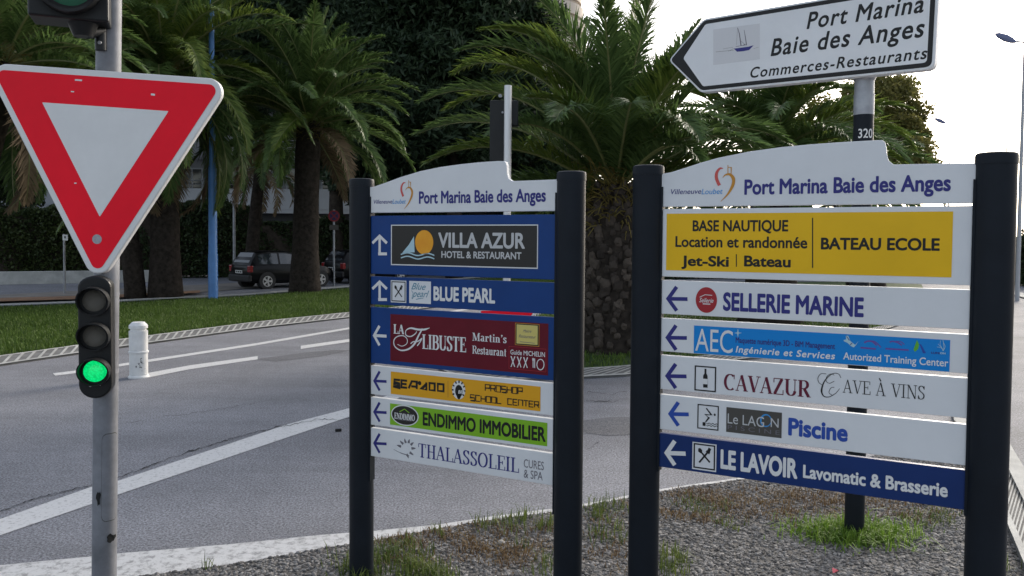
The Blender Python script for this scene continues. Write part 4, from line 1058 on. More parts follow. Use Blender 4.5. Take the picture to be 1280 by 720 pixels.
# ------------------------------------------------------------------ bollard
bb = G(173.5, 471.5); bz = (at(173, 402.5, bb.y).z); bh = bz; br_ = .0965
bd = empty('bollard', tuple(bb), 0, label='white plastic bollard with ringed body and grey scuffs standing on the road', cat='bollard')
prof = [(1.14, 0), (1.14, .02), (.98, .045), (.97, .44), (1.07, .45), (1.07, .475), (.98, .485), (1.0, .72), (.99, .745), (1.0, .77), (1.0, .845), (.84, .85), (.84, .885), (1.0, .89), (1.0, .94), (.93, .955), (.66, 1.0), (.2, 1.0)]
b = MB(); b.tube([(0, 0, z*bh) for _, z in prof], [r*br_ for r, _ in prof], 28)
bo = b.build('body', M['bollard'], bd, auto=30)
r_ = random.Random(3); b = MB()
for i in range(15):
    a = R(r_.gauss(40, 14)); z = bh*r_.uniform(.10, .36); rr = br_*.982; s = r_.uniform(.002, .008)
    b.add([(math.sin(a+u*s/rr)*rr, -math.cos(a+u*s/rr)*rr, z+v*s*1.6) for u, v in ((-1, -.6), (.7, -1), (1, .5), (-.3, 1))], [(0, 1, 2, 3)])
b.build('scuffs', M['scuff'], bo)
# ------------------------------------------------------------------ signal seen from behind, beyond the narrow board
sp0 = G(632.5, 468); Yr = sp0.y
rs = empty('traffic_light', tuple(sp0), 0, label='traffic light seen from behind over the narrower board, black box on a thin silver pole', cat='traffic light')
zr = lambda y: at(632, y, Yr).z
b = MB(); b.tube([(0, 0, -.02), (0, 0, zr(107))], .043, 20); b.build('pole', M['alu'], rs, auto=35)
k = Yr/1000
b = MB(); b.box((-.105, .13, (zr(124)+zr(210))/2), (.20, .13, zr(124)-zr(210))); hd = b.build('signal_head', M['signal'], rs, bevel=.012)
b = MB(); b.box((-.04, .24, (zr(122)+zr(155))/2), (.32, .14, zr(122)-zr(155))); b.build('hood', M['signal'], hd, bevel=.02)
b = MB(); b.tube([(-.06, .02, zr(140)), (-.06, .08, zr(140))], .012, 10); b.tube([(-.09, .08, zr(118)), (-.09, .12, zr(118))], .02, 10); b.build('bracket', M['galv'], rs)
tr = [(-.33, zr(387.5)), (.34, zr(387.5)), (.005, zr(387.5)-.56)]
b = MB(); b.prism(round_poly(tr, [.05]*3), -.075, -.05); pt = b.build('give_way_plate', M['white'], rs)
b = MB(); b.prism(round_poly([(-.30, zr(387.5)-.004), (.31, zr(387.5)-.004), (.005, zr(387.5)-.50)], [.03]*3), -.079, -.0755); b.build('red_field', M['red'], pt)
# ------------------------------------------------------------------ vegetation builders
M['palm'] = leafmat('palm_leaflets', (.044, .084, .024), (.15, .23, .07), .38, .42, 1.1)
M['palm_light'] = leafmat('yellowish_palm_leaflets', (.06, .115, .02), (.19, .24, .05), .35, .42, 1.5)
M['rachis'] = mat('palm_stalk', (.16, .17, .06), .5, .4)
M['dry'] = leafmat('dry_palm_leaflets', (.10, .07, .04), (.24, .17, .10), .15, .7, 2)
M['fibre'] = leafmat('palm_fibre', (.09, .07, .02), (.24, .19, .05), .15, .7, 4)
M['bark'] = mat('palm_bark', (.016, .013, .011), .9, .1, col2=(.048, .039, .032), vscale=9, bump=.8, bscale=25)
M['knob'] = leafmat('cut_leaf_bases', (.025, .02, .017), (.10, .08, .065), 0, .9, 5)
M['trunkdark'] = mat('tree_bark', (.05, .04, .032), .9, .2, var=.35, vscale=6, bump=.8, bscale=18)
M['pine'] = leafmat('pine_needles', (.014, .029, .015), (.052, .082, .038), .12, .55, .5)
M['hedge'] = leafmat('hedge_leaves', (.014, .028, .011), (.055, .08, .028), .15, .5, .8)
M['hedge_light'] = leafmat('light_hedge_leaves', (.02, .035, .01), (.075, .10, .03), .2, .5, .8)
M['golden'] = leafmat('sunlit_golden_leaves', (.085, .10, .025), (.27, .24, .075), .45, .5, .7)  # leaf colour carries the gold of low sun from behind
M['darkleaf'] = leafmat('dark_leaves', (.012, .022, .010), (.045, .06, .025), .2, .5, .8)
def frond_arrays(o, az, el, length, droop, nl, rnd, lw, ll, vee=28, twist=0):
    n = 14; p = np.array(o, float); P = [p.copy()]; D = []
    for i in range(n):
        t = (i+.5)/n
        e = R(el) - R(droop)*t**1.5
        a = R(az) + R(twist)*t*t
        d = np.array([math.cos(e)*math.sin(a), math.cos(e)*math.cos(a), math.sin(e)])
        p = p+d*length/n; P.append(p.copy()); D.append(d)
    P = np.array(P); D = np.array(D+[D[-1]])
    t = np.linspace(.10, 1, nl); k = np.minimum((t*n).astype(int), n-1); f = t*n-k
    B = P[k]*(1-f)[:,None]+P[k+1]*f[:,None]; T = D[k]*(1-f)[:,None]+D[np.minimum(k+1, n)]*f[:,None]
    T /= np.linalg.norm(T, axis=1, keepdims=True)
    s0 = np.array([math.cos(R(az)), -math.sin(R(az)), 0])
    S_ = s0[None]-T*(T@s0)[:,None]; S_ /= np.linalg.norm(S_, axis=1, keepdims=True)
    N = np.cross(S_, T)
    vs, fs = [], []
    for sgn in (-1, 1):
        al = R(62)-R(34)*t+rnd.normal(0, .13, nl); v = R(vee)+rnd.normal(0, .16, nl)
        L = ll*np.clip(.35+2.2*t, 0, 1)*np.clip(1.12-t**3*.85, .2, 1)*rnd.uniform(.8, 1.12, nl)
        Dn = T*np.cos(al)[:,None]+(sgn*S_*np.cos(v)[:,None]+N*np.sin(v)[:,None])*np.sin(al)[:,None]
        g = np.array([0, 0, -1.])
        M1 = B+Dn*(L*.5)[:,None]
        D2 = Dn+g*rnd.uniform(.1, .75, nl)[:,None]; D2 /= np.linalg.norm(D2, axis=1, keepdims=True)
        E = M1+D2*(L*.55)[:,None]
        Wd = np.cross(Dn, N*np.cos(v)[:,None]-sgn*S_*np.sin(v)[:,None]); Wd /= np.maximum(np.linalg.norm(Wd, axis=1, keepdims=True), 1e-6)
        w_ = lw*rnd.uniform(.75, 1.15, nl)[:,None]/2
        q = np.stack([B-Wd*w_*.6, B+Wd*w_*.6, M1+Wd*w_, M1-Wd*w_, E], 1)
        b = len(vs)*0
        vs.append(q.reshape(-1, 3))
    v = np.concatenate(vs); m = len(v)//5; kk = np.arange(m)[:,None]*5
    return v, kk+np.array([[0, 1, 2, 3]]), kk+np.array([[3, 2, 4]]), P
def palm(label, base, crown, r0, r1, nf, fl, lw, ll, nl, seed, els=(-55, 88), knobs=0, dry=6, light=.25, group=None, name='date_palm', fibre=True, sector=None, droopk=1.0, fronds=None):
    rnd = np.random.default_rng(seed); base = Vector(base); crown = Vector(crown)
    root = empty(name, tuple(base), 0, label=label, cat='palm tree', group=group)
    c = crown-base
    # trunk
    b = MB(); n = 16; pts, rad = [], []
    for i in range(n+1):
        t = i/n; pts.append(Vector((c.x*t**1.4, c.y*t**1.4, -.1+(c.z+.1)*t))); rad.append((r0*.35*(1-t)**6+r0*(1-t)+r1*t)*(1+rnd.normal(0, .015)))
    b.tube(pts, rad, 22)
    tr = b.build('trunk', M['bark'], root, smooth=True)
    if knobs:
        kb = MB(); bm_ = bmesh.new(); bmesh.ops.create_icosphere(bm_, subdivisions=2, radius=1); kv = np.array([v.co[:] for v in bm_.verts]); kf = np.array([[v.index for v in f.verts] for f in bm_.faces]); bm_.free()
        kv = np.sign(kv)*np.abs(kv)**.75
        H = c.z
        for i in range(knobs):
            t = (i+.5)/knobs; a = i*2.39996+rnd.normal(0, .14); j = min(n-1, int(t*n)); cc = pts[j].lerp(pts[j+1], t*n-j); rr = rad[j]
            s = rnd.uniform(.6, 1.3)
            e1 = np.array([math.sin(a), -math.cos(a), 0]); e2 = np.array([math.cos(a), math.sin(a), 0]); e3 = np.array([0, 0, 1])
            loc = np.array(cc)+e1*rr*.98; K = r0/.42
            jit = 1+rnd.normal(0, .13, (len(kv), 1))
            q = kv*jit; sz = H/knobs**.5*.15/.16 if False else 1
            v = loc+q[:,0:1]*e2*.054*s*K+q[:,1:2]*(e1*.055+e3*.03)*s*K+q[:,2:3]*(e3*.058)*s*K
            kb.bulk(v, kf)
        kb.build('cut_leaf_bases', M['knob'], root, normals=False)
    g, y, d, st = MB(), MB(), MB(), MB()
    if fronds: nf = len(fronds)
    for i in range(nf):
        f = (i+.5)/nf
        el = els[0]+(els[1]-els[0])*(f**.8)+rnd.normal(0, 5); az = i*137.508+rnd.normal(0, 8)
        if sector: az = sector[0]+(sector[1]-sector[0])*((az/360) % 1)
        L = fl*rnd.uniform(.88, 1.08)*(1 if f < .85 else .88); dr = (62+25*(1-f)+rnd.normal(0, 9))*droopk
        if f > .93: dr *= .35
        if fronds: az, el, L, dr = fronds[i]; f = min(1, max(0, el/88))
        o = np.array(c)+np.array([math.sin(R(az)), math.cos(R(az)), 0])*r1*.55*(1-f)+np.array([0, 0, (f-.5)*.5*r1/.35])
        v, q4, q3, P = frond_arrays(o, az, el, L, dr, nl, rnd, lw, ll, 30 if el > -10 else 15, rnd.normal(0, 24))
        tgt = d if i < dry else (y if rnd.random() < light else g)
        n0 = tgt.n; tgt.bulk(v, q4); tgt.f.extend((q3+n0).tolist()); tgt.mi.extend([0]*len(q3))
        st.tube([tuple(p) for p in P], list(np.linspace(.030, .005, len(P))*fl/3.2), 5, False)
    cr = g.build('crown', M['palm'], root, normals=False)
    if y.n: y.build('pale_fronds', M['palm_light'], cr, normals=False)
    if d.n: d.build('dry_fronds', M['dry'], cr, normals=False)
    st.build('frond_stalks', M['rachis'], cr, normals=False)
    if fibre:
        b = MB(); fk = 1.5 if knobs else 1
        for i in range(520 if knobs else 200):
            a = rnd.uniform(0, 6.28); z = c.z+rnd.uniform(-.55, .2)*r1/.35; p = Vector((c.x+math.cos(a)*r1*.9, c.y+math.sin(a)*r1*.9, z))
            dd = Vector((math.cos(a)*.6+rnd.normal(0, .4), math.sin(a)*.6+rnd.normal(0, .4), rnd.uniform(-.3, .9))).normalized(); ln = rnd.uniform(.18, .45)*r1/.35
            b.tube([p, p+dd*ln*.6, p+dd*ln+Vector((0, 0, -.08))], [.007*fk, .006*fk, .003*fk], 3, False)
        b.build('crown_fibres', M['fibre'], cr, normals=False)
    return root
def leaf_cloud(mb, blobs, nper, size, rnd, asp=.45, shell=.55):
    """blobs: (centre, radii); many small leaf faces set through each blob's outer volume"""
    allv = []
    for c, r in blobs:
        n = int(nper*rnd.uniform(.8, 1.2)); d = rnd.normal(0, 1, (n, 3)); d /= np.linalg.norm(d, axis=1, keepdims=True)
        rad = shell+(1-shell)*rnd.random((n, 1))**.6
        p = np.array(c)+d*rad*np.array(r)
        a = rnd.normal(0, 1, (n, 3))+d*.5; a /= np.linalg.norm(a, axis=1, keepdims=True)
        b = np.cross(a, rnd.normal(0, 1, (n, 3))); b /= np.maximum(np.linalg.norm(b, axis=1, keepdims=True), 1e-6)
        s = size*rnd.uniform(.6, 1.35, (n, 1))
        q = np.stack([p-b*s*asp*.5, p+a*s*.5-b*s*asp*.1*0, p+b*s*asp*.5, p-a*s*.5], 1)
        allv.append(q.reshape(-1, 3))
    v = np.concatenate(allv); mb.bulk(v, np.arange(len(v)).reshape(-1, 4))
def tree(name, label, base, crown_c, crown_r, ncl, clr, nper, size, m, seed, asp=.45, trunk_r=.2, group=None, flat=1.0, limbs=7):
    rnd = np.random.default_rng(seed); base = Vector(base)
    root = empty(name, tuple(base), 0, label=label, cat='tree', group=group)
    cc = np.array(crown_c)-np.array(base); cr = np.array(crown_r)
    d = rnd.normal(0, 1, (ncl, 3)); d /= np.linalg.norm(d, axis=1, keepdims=True)
    C = cc+d*cr*(rnd.random((ncl, 1))**.38)*np.array([1, 1, 1])
    blobs = [(C[i], np.array([1, 1, .8*flat])*clr*rnd.uniform(.6, 1.3)) for i in range(ncl)]
    mb = MB(); leaf_cloud(mb, blobs, nper, size, rnd, asp, .25)
    b = MB(); b.tube([(0, 0, -.1), (cc[0]*.3, cc[1]*.3, cc[2]*.4), (cc[0], cc[1], cc[2])], [trunk_r*1.2, trunk_r*.85, trunk_r*.4], 12)
    for i in range(limbs):
        e = C[int(rnd.integers(ncl))]; s = np.array([cc[0]*.5, cc[1]*.5, cc[2]*rnd.uniform(.45, .8)])
        b.tube([tuple(s), tuple((s+e)/2+np.array([0, 0, .2])), tuple(e)], [trunk_r*.4, trunk_r*.25, trunk_r*.08], 7)
    b.build('trunk', M['trunkdark'], root, smooth=True)
    mb.build('crown', m, root, normals=False)
    return root
def hedge(label, a, b_, w_, h, n, size, m, seed, name='hedge', z0=0, wob=.25, cat='hedge'):
    """clipped hedge from a to b (xy)"""
    rnd = np.random.default_rng(seed); a = np.array(a[:2]); b_ = np.array(b_[:2]); L = np.linalg.norm(b_-a); u = (b_-a)/L; nn = np.array([-u[1], u[0]])
    root = empty(name, (a[0], a[1], z0), 0, label=label, cat=cat)
    s = rnd.uniform(0, L, n); face = rnd.random(n); t = np.where(face < .5, 0, np.where(face < .62, 1, rnd.random(n))); z = np.where(face < .62, rnd.uniform(0, h, n), h)
    dep = rnd.uniform(-.22, .05, n)
    lum = wob*(np.sin(s*1.3+seed)+.6*np.sin(s*3.1+z*2.3)+.5*np.sin(s*7+z*5))
    off = t*w_; off = np.where(t < .5, off-dep-lum*.5, off+dep+lum*.5); z = np.where(face >= .62, z+dep+lum*.5, z)
    p = np.stack([u[0]*s+nn[0]*off, u[1]*s+nn[1]*off, z], 1)
    A = rnd.normal(0, 1, (n, 3)); A /= np.linalg.norm(A, axis=1, keepdims=True); B = np.cross(A, rnd.normal(0, 1, (n, 3))); B /= np.linalg.norm(B, axis=1, keepdims=True)
    sz = size*rnd.uniform(.6, 1.3, (n, 1))
    q = np.stack([p-B*sz*.3, p+A*sz*.5, p+B*sz*.3, p-A*sz*.5], 1).reshape(-1, 3)
    mb = MB(); mb.bulk(q, np.arange(len(q)).reshape(-1, 4))
    mb.build('foliage', m, root, normals=False)
    k = MB(); c = (u*L/2+nn*w_/2); k.box((c[0], c[1], h*.48), (L, w_-.35, h*.9), math.atan2(u[1], u[0])); k.build('branches', M['trunkdark'], root)
    return root
# ------------------------------------------------------------------ palms
def P3(px, py, Y): return at(px, py, Y)
g0 = lambda px, py: G(px, py)
PG = 'date palms'
rf = random.Random(5)
FR3 = [(90, 85, 2.9, 10), (-60, 88, 2.6, 8), (70, 68, 2.6, 22), (85, 56, 2.1, 14), (120, 62, 2.1, 30), (95, 38, 2.5, 45), (80, 34, 2.6, 62), (100, 46, 2.4, 80), (75, 24, 2.3, 55), (105, 18, 2.0, 50),
       (-82, 80, 2.95, 84), (-98, 74, 2.95, 92), (-88, 66, 3.15, 84), (-92, 54, 3.05, 78), (-84, 42, 2.9, 66), (-100, 32, 2.6, 62), (-75, 76, 2.7, 60), (-95, 18, 2.1, 55), (-70, 60, 2.9, 92),
       (-120, 78, 2.6, 40), (150, 80, 2.4, 30), (-20, 80, 2.5, 35), (30, 78, 2.4, 30), (-60, 76, 2.6, 45), (200, 76, 2.4, 45), (60, 74, 2.2, 40), (125, 72, 2.2, 45)]
FR3 += [(180+rf.gauss(0, 40), rf.uniform(30, 76), rf.uniform(2.0, 2.7), rf.uniform(45, 84)) for _ in range(13)]
FR3 += [(rf.gauss(0, 38), rf.uniform(14, 62), rf.uniform(2.0, 2.7), rf.uniform(50, 90)) for _ in range(8)]
FR3 += [(rf.choice([-1, 1])*rf.uniform(60, 110), rf.uniform(2, 22), rf.uniform(1.0, 1.5), rf.uniform(30, 60)) for _ in range(6)]
Y3 = 10.9; b3 = at(766, 450, Y3); b3.z = .05
palm('big date palm with a knobbly brown trunk seen between the two boards', b3, P3(770, 232, Y3), .43, .38, 48, 2.9, .027, .52, 150, 11, els=(8, 86), knobs=400, dry=0, light=.35, group=PG, fronds=FR3)
Y4 = 14.5; b4 = at(962, 430, Y4); b4.z = .05
palm('date palm with arching fronds under the arrow shaped direction sign', b4, P3(968, 196, Y4), .45, .38, 58, 2.45, .030, .50, 120, 21, els=(-15, 74), dry=0, light=.35, group=PG)
Y5 = 19; b5 = at(1085, 380, Y5); b5.z = 0
palm('farther date palm beside the rounded golden tree', b5, P3(1056, 226, Y5), .42, .36, 44, 2.1, .036, .46, 90, 31, els=(-20, 72), dry=0, light=.3, group=PG)
bA = G(207, 373); YA = bA.y
palm('tall date palm beside the blue lamp post with its fronds hanging low', (bA.x, bA.y, 0), P3(205, 92, YA), .33, .32, 84, 3.9, .036, .56, 125, 41, els=(-62, 84), dry=5, light=.3, group=PG)
bB = G(381, 367.5); YB = bB.y
palm('date palm with upright centre fronds in front of the dark pines', (bB.x, bB.y, 0), P3(386, 152, YB), .345, .32, 76, 3.1, .036, .50, 120, 51, els=(-14, 86), dry=3, light=.1, group=PG, droopk=.86)
b0 = G(155, 376); Y0_ = b0.y
palm('date palm with a slim dark trunk just right of the traffic light pole', (b0.x, b0.y+.6, 0), P3(118, 70, Y0_+.6), .20, .24, 54, 3.5, .038, .52, 100, 61, els=(-65, 80), dry=3, light=.2, group=PG)
bL = G(-62, 396); YL = bL.y
palm('date palm at the left edge of the lawn, mostly hidden by the red triangle', (bL.x, bL.y, .1), P3(8, 78, YL), .34, .32, 54, 3.0, .036, .50, 105, 71, els=(-60, 80), dry=2, light=.25, group=PG)
YS = 27.5; bS = at(313, 352, YS); bS.z = 0
palm('slender leaning palm with a reddish brown trunk behind the dark hatchback', bS, P3(326, 205, YS), .22, .18, 34, 1.9, .035, .4, 50, 81, els=(-40, 70), dry=8, light=.1, name='slender_palm')
# ------------------------------------------------------------------ pines and other trees
PI = 'dark pines behind the palms'
def pine(label, px, py, Y, rx, rz, seed, ncl=260, clr=.95, nper=420):
    b = at(px, 330, Y); b.z = 0; c = at(px, py, Y)
    return tree('pine_tree', label, b, c, (rx, rx*.8, rz), ncl, clr, nper,   .34, M['pine'], seed, .26, .3, PI, .8)
pine('tall dark pine rising over the palm with upright centre fronds', 420, 20, 33, 4.6, 5.4, 101)
pine('broad dark pine in front of the pale tower, rightmost of the pines', 568, 55, 31, 4.0, 4.6, 102, 300)
pine('dark pine behind the tall palm and the blue lamp post', 270, 10, 35, 4.8, 5.6, 103, 260)
pine('dark low pine standing behind the narrow board and its silver signal pole', 520, 170, 34, 4.4, 3.2, 104, 200)
pine('small dark pine low behind the big palm between the boards', 655, 195, 33, 2.5, 2.5, 105, 120)
b = at(30, 330, 31); b.z = 0
tree('leafy_tree', 'dark leafy tree behind the hedge left of the red triangle', b, at(14, 215, 31), (1.5, 1.3, 2.0), 46, .55, 260, .17, M['darkleaf'], 111, .6, .14)
b = at(90, 330, 38); b.z = 0
tree('leafy_tree', 'tall dark tree above the red triangle, behind the leftmost palms', b, at(110, 120, 38), (3.4, 2.6, 4.2), 90, .8, 260, .2, M['darkleaf'], 112, .5, .2)
b = at(1105, 330, 36); b.z = 0
tree('leafy_tree', 'rounded sunlit golden green tree against the white sky, right of the arrow sign pole', b, at(1100, 164, 36), (2.45, 2.4, 2.6), 150, .6, 420, .15, M['golden'], 113, .6, .18)
b = at(1010, 330, 38); b.z = 0
tree('leafy_tree', 'green tree behind the palm under the arrow shaped sign', b, at(1000, 190, 38), (2.6, 2.2, 2.4), 80, .6, 260, .18, M['golden'], 114, .6, .18)
# ------------------------------------------------------------------ hedges and low wall
hw = lambda x0, x1, Y0, Y1: ((at(x0, 320, Y0)).xy, (at(x1, 320, Y1)).xy)
a, c = hw(-150, 112, 24.5, 27.5); hedge('light green topped hedge behind the red triangle sign', a, c, 1.4, 2.35, 26000, .11, M['hedge_light'], 121)
a, c = hw(108, 330, 27.6, 31); hedge('tall dark hedge behind the blue lamp post and the dark hatchback', a, c, 1.4, 2.75, 24000, .12, M['hedge'], 122)
a, c = hw(330, 470, 31, 34); hedge('low dark hedge under the white balconies', a, c, 1.2, 2.15, 16000, .12, M['hedge'], 123)
a, c = hw(440, 770, 33, 33); hedge('high dark hedge behind the narrower board', a, c, 2.0, 4.2, 40000, .16, M['hedge'], 124, wob=.5)
a, c = hw(770, 1165, 31, 33); hedge('dark hedge behind the wider board', a, c, 2.0, 2.2, 30000, .14, M['hedge'], 125, wob=.4)
a, c = hw(1262, 1420, 29, 24); hedge('dark bushes along the right hand road, right of the wide board', a, c, 2.0, 1.75, 14000, .12, M['hedge'], 126, wob=.35)
b = MB(); A, B = at(-200, 362, 23.0), at(205, 358, 27.0); A.z = B.z = 0; d = (B-A); L = d.length
b.box(((A.x+B.x)/2, (A.y+B.y)/2, .2), (L, .25, .40), math.atan2(d.y, d.x))
tag(b.build('low_wall', M['concrete'], bevel=.01), 'low grey concrete wall at the foot of the dark hedge', 'wall')
# ------------------------------------------------------------------ cars
M['carpaint'] = mat('black_car_paint', (.004, .004, .005), .28, .14, coat=.1)
M['glass'] = mat('car_glass', (.02, .026, .034), .05, .8)
M['tyre'] = mat('tyre_rubber', (.012, .012, .012), .8, .3)
M['rim'] = mat('alloy_rim', (.45, .45, .46), .35, .5, metal=.7)
M['taillight'] = mat('red_tail_light', (.22, .008, .012), .2, .5, coat=.5)
M['headlight'] = mat('clear_headlight', (.6, .6, .62), .15, .6, coat=.5)
M['plate'] = mat('number_plate', (.62, .62, .6), .5)
M['trim'] = mat('black_plastic_trim', (.014, .014, .015), .6, .4)
def make_car(loc, heading, label, k=1.0):
    root = empty('parked_car', loc, -heading, label=label, cat='car', group='dark cars parked along the hedge')
    # local: +y forward, x right
    S_ = [(0, .36, .78, .70), (.05, .28, .90, .79), (.45, .22, .95, .83), (1.2, .20, .93, .85), (2.65, .20, .91, .85), (3.3, .21, .83, .83), (3.72, .26, .72, .76), (3.86, .34, .60, .66)]
    b = MB(); v = []
    for y, zb, zt, hw_ in S_:
        pr = [(hw_*.86, zb), (hw_*.98, zb+.12), (hw_, zb+(zt-zb)*.5), (hw_*.985, zb+(zt-zb)*.8), (hw_*.93, zt), (hw_*.5, zt+.015)]
        pr = pr+[(-x, z) for x, z in reversed(pr)]; v += [(x, y, z) for x, z in pr]
    m = 12; n = len(S_)
    b.add(v, [(i*m+j, i*m+(j+1) % m, (i+1)*m+(j+1) % m, (i+1)*m+j) for i in range(n-1) for j in range(m)]+[tuple(range(m)), tuple((n-1)*m+j for j in reversed(range(m)))])
    body = b.build('body', M['carpaint'], root, auto=32)
    C_ = [(.04, .90, .91, .74, .72), (.17, .93, 1.16, .78, .66), (.36, .93, 1.40, .79, .60), (.9, .93, 1.47, .80, .60), (1.6, .92, 1.46, .80, .60), (2.05, .91, 1.38, .80, .60), (2.55, .90, 1.13, .79, .66), (2.98, .88, .90, .74, .72)]
    b = MB(); v = []
    for y, z0, z1, h0, h1 in C_: v += [(h0, y, z0-.02), (h1+.03, y, z1-.05), (h1*.86, y, z1), (-h1*.86, y, z1), (-h1-.03, y, z1-.05), (-h0, y, z0-.02)]
    m = 6; n = len(C_)
    b.add(v, [(i*m+j, i*m+(j+1) % m, (i+1)*m+(j+1) % m, (i+1)*m+j) for i in range(n-1) for j in range(m)]+[tuple(range(m)), tuple((n-1)*m+j for j in reversed(range(m)))])
    cab = b.build('cabin', M['carpaint'], root, auto=25)
    def GS(y, t):
        for a, c in zip(C_[:-1], C_[1:]):
            if a[0] <= y <= c[0]:
                s = (y-a[0])/(c[0]-a[0]); q = [a[i]+(c[i]-a[i])*s for i in range(5)]
                return (q[3]+(q[4]+.03-q[3])*t, y, (q[1]-.02)+(q[2]-.05-q[1]+.02)*t)
    for sg_ in (-1, 1):
        for ys in ([.42, .7, 1.0, 1.22], [1.30, 1.6, 2.05, 2.42]):
            b = MB(); lo = [GS(y, .10) for y in ys]; hi = [GS(y, .90) for y in ys]
            v = [(sg_*(p[0]+.010), p[1], p[2]) for p in lo+hi]; k_ = len(ys)
            b.add(v, [(i, i+1, k_+i+1, k_+i) for i in range(k_-1)]); b.build('side_window', M['glass'], cab, normals=False)
        b = MB(); b.box((sg_*.92, 2.45, .98), (.16, .10, .12)); b.build('mirror', M['carpaint'], root, bevel=.03)
    def cross(name, ya, yb, wa, wb, off, m_):
        def mid(y):
            for a, c in zip(C_[:-1], C_[1:]):
                if a[0] <= y <= c[0]:
                    s = (y-a[0])/(c[0]-a[0]); return a[2]+(c[2]-a[2])*s, (a[4]+(c[4]-a[4])*s)*.86
        (z0, h0), (z1, h1) = mid(ya), mid(yb); sgn = -1 if ya < 1 else 1
        b = MB(); b.add([(-h0*wa, ya+sgn*off, z0+off*.6), (h0*wa, ya+sgn*off, z0+off*.6), (h1*wb, yb+sgn*off, z1+off*.6), (-h1*wb, yb+sgn*off, z1+off*.6)], [(0, 1, 2, 3)])
        return b.build(name, m_, cab, normals=False)
    cross('rear_window', .09, .345, .98, .98, .012, M['glass']); cross('windscreen', 2.92, 2.14, .98, .98, .012, M['glass'])
    for y in (.72, 3.12):
        for sg_ in (-1, 1):
            b = MB(); b.tube([(sg_*.62, y, .30), (sg_*.845, y, .30)], .30, 28); wl_ = b.build('wheel', M['tyre'], root, auto=35)
            b = MB(); b.tube([(sg_*.84, y, .30), (sg_*.853, y, .30)], .205, 24)
            b.build('rim', M['rim'], wl_, auto=35)
            b = MB()
            for q in range(5):
                a = 2*math.pi*(q+.5)/5; b.add([(sg_*.8545, y+math.cos(a+e)*r, .30+math.sin(a+e)*r) for r, e in ((.07, -.25), (.185, -.36), (.185, .36), (.07, .25))], [(0, 1, 2, 3)])
            b.build('rim_gaps', M['trim'], wl_, normals=False)
            b = MB(); b.tube([(sg_*.60, y, .32), (sg_*.852, y, .32)], .345, 28); 
            b.build('wheel_arch', M['trim'], body, auto=35)
    for sg_ in (-1, 1):
        b = MB(); b.box((sg_*.70, .075, .78), (.20, .16, .26)); b.build('tail_light', M['taillight'], root, bevel=.03)
        b = MB(); b.box((sg_*.60, 3.70, .62), (.26, .22, .14)); b.build('headlight', M['headlight'], root, bevel=.04)
    b = MB(); b.box((0, .03, .42), (1.60, .14, .26)); b.build('rear_bumper', M['trim'], root, bevel=.05)
    b = MB(); b.box((0, 3.84, .42), (1.5, .12, .26)); b.build('front_bumper', M['trim'], root, bevel=.05)
    b = MB(); b.box((0, -.0, .66), (.50, .05, .11)); pl_ = b.build('number_plate', M['plate'], root)
    b = MB()
    for x0, x1 in ((-.20, -.11), (-.07, .06), (.10, .20)): b.box(((x0+x1)/2, -.026, .66), (x1-x0, .002, .06))
    b.build('plate_marks', M['trim'], pl_)
    root.scale = (k, k, k)
    return root
def copy_tree(o, parent=None):
    c = o.copy(); COL.objects.link(c); c.parent = parent
    for ch in list(o.children): copy_tree(ch, c)
    return c
H1 = R(43)
r0 = G(296, 362)
car = make_car((r0.x-.05, r0.y+.35, 0), H1, 'dark hatchback with its rear towards the road, left of the palm with upright fronds', .77)
f_ = Vector((math.sin(H1), math.cos(H1), 0))
c2 = copy_tree(car); c2['label'] = 'dark car farther along the hedge beside the round no parking sign'
p2 = G(409, 356.5); c2.location = (p2.x-.05, p2.y+.9, 0)
# ------------------------------------------------------------------ lamp posts and small signs
lp = G(266.5, 374); Yl = lp.y
r = empty('lamp_post', tuple(lp), 0, label='pale blue lamp post on the lawn between the tall palm and the dark hatchback', cat='lamp post')
b = MB(); b.tube([(0, 0, 0), (0, 0, 1.1), (0, 0, 1.12), (0, 0, 3.2), (0, 0, 3.3), (0, 0, 8.6)], [.115, .113, .104, .098, .075, .055], 20); b.build('pole', M['bluepole'], r, auto=30)
b = MB(); b.tube([(0, 0, 8.6), (-.2, -.1, 8.95), (-1.2, -.5, 9.15)], [.04, .035, .03], 10); b.build('arm', M['bluepole'], r, smooth=True)
b = MB(); b.box((-1.45, -.6, 9.15), (.7, .26, .12), .4); b.build('lamp_head', M['galv'], r, bevel=.04)
M['globe'] = mat('white_globe', (.75, .75, .74), .3, .5)
Yg_ = 29.0; gp = at(293, 350, Yg_); gp.z = 0
r = empty('globe_lamp', tuple(gp), 0, label='street lamp with two white globes in front of the pale balconies', cat='street lamp')
zg = at(293, 233, Yg_).z
b = MB(); b.tube([(0, 0, 0), (0, 0, zg-.25)], [.06, .045], 12); b.tube([(-.35, 0, zg-.14), (-.33, 0, zg-.22), (-.15, 0, zg-.26), (.15, 0, zg-.26), (.33, 0, zg-.22), (.35, 0, zg-.14)], .025, 8); b.build('pole', M['galv'], r, auto=40)
for sx_ in (-.35, .35):
    b = MB(); b.tube([(sx_, 0, zg+.155*math.sin(R(a))) for a in range(-85, 86, 17)], [.155*math.cos(R(a)) for a in range(-85, 86, 17)], 18); b.build('globe', M['globe'], r, smooth=True)
M['dullred'] = mat('weathered_red', (.22, .02, .03), .5)
M['dullblue'] = mat('weathered_blue', (.03, .025, .09), .5)
np_ = G(417.5, 357.5); r = empty('no_parking_sign', tuple(np_), .25, label='round red and blue no parking sign on a thin pole beside the parked cars', cat='road sign')
zn = at(417, 270, np_.y).z; kk = np_.y/1000
b = MB(); b.tube([(0, 0, -.02), (0, 0, zn+.2)], .032, 12); b.build('pole', M['galv'], r, auto=40)
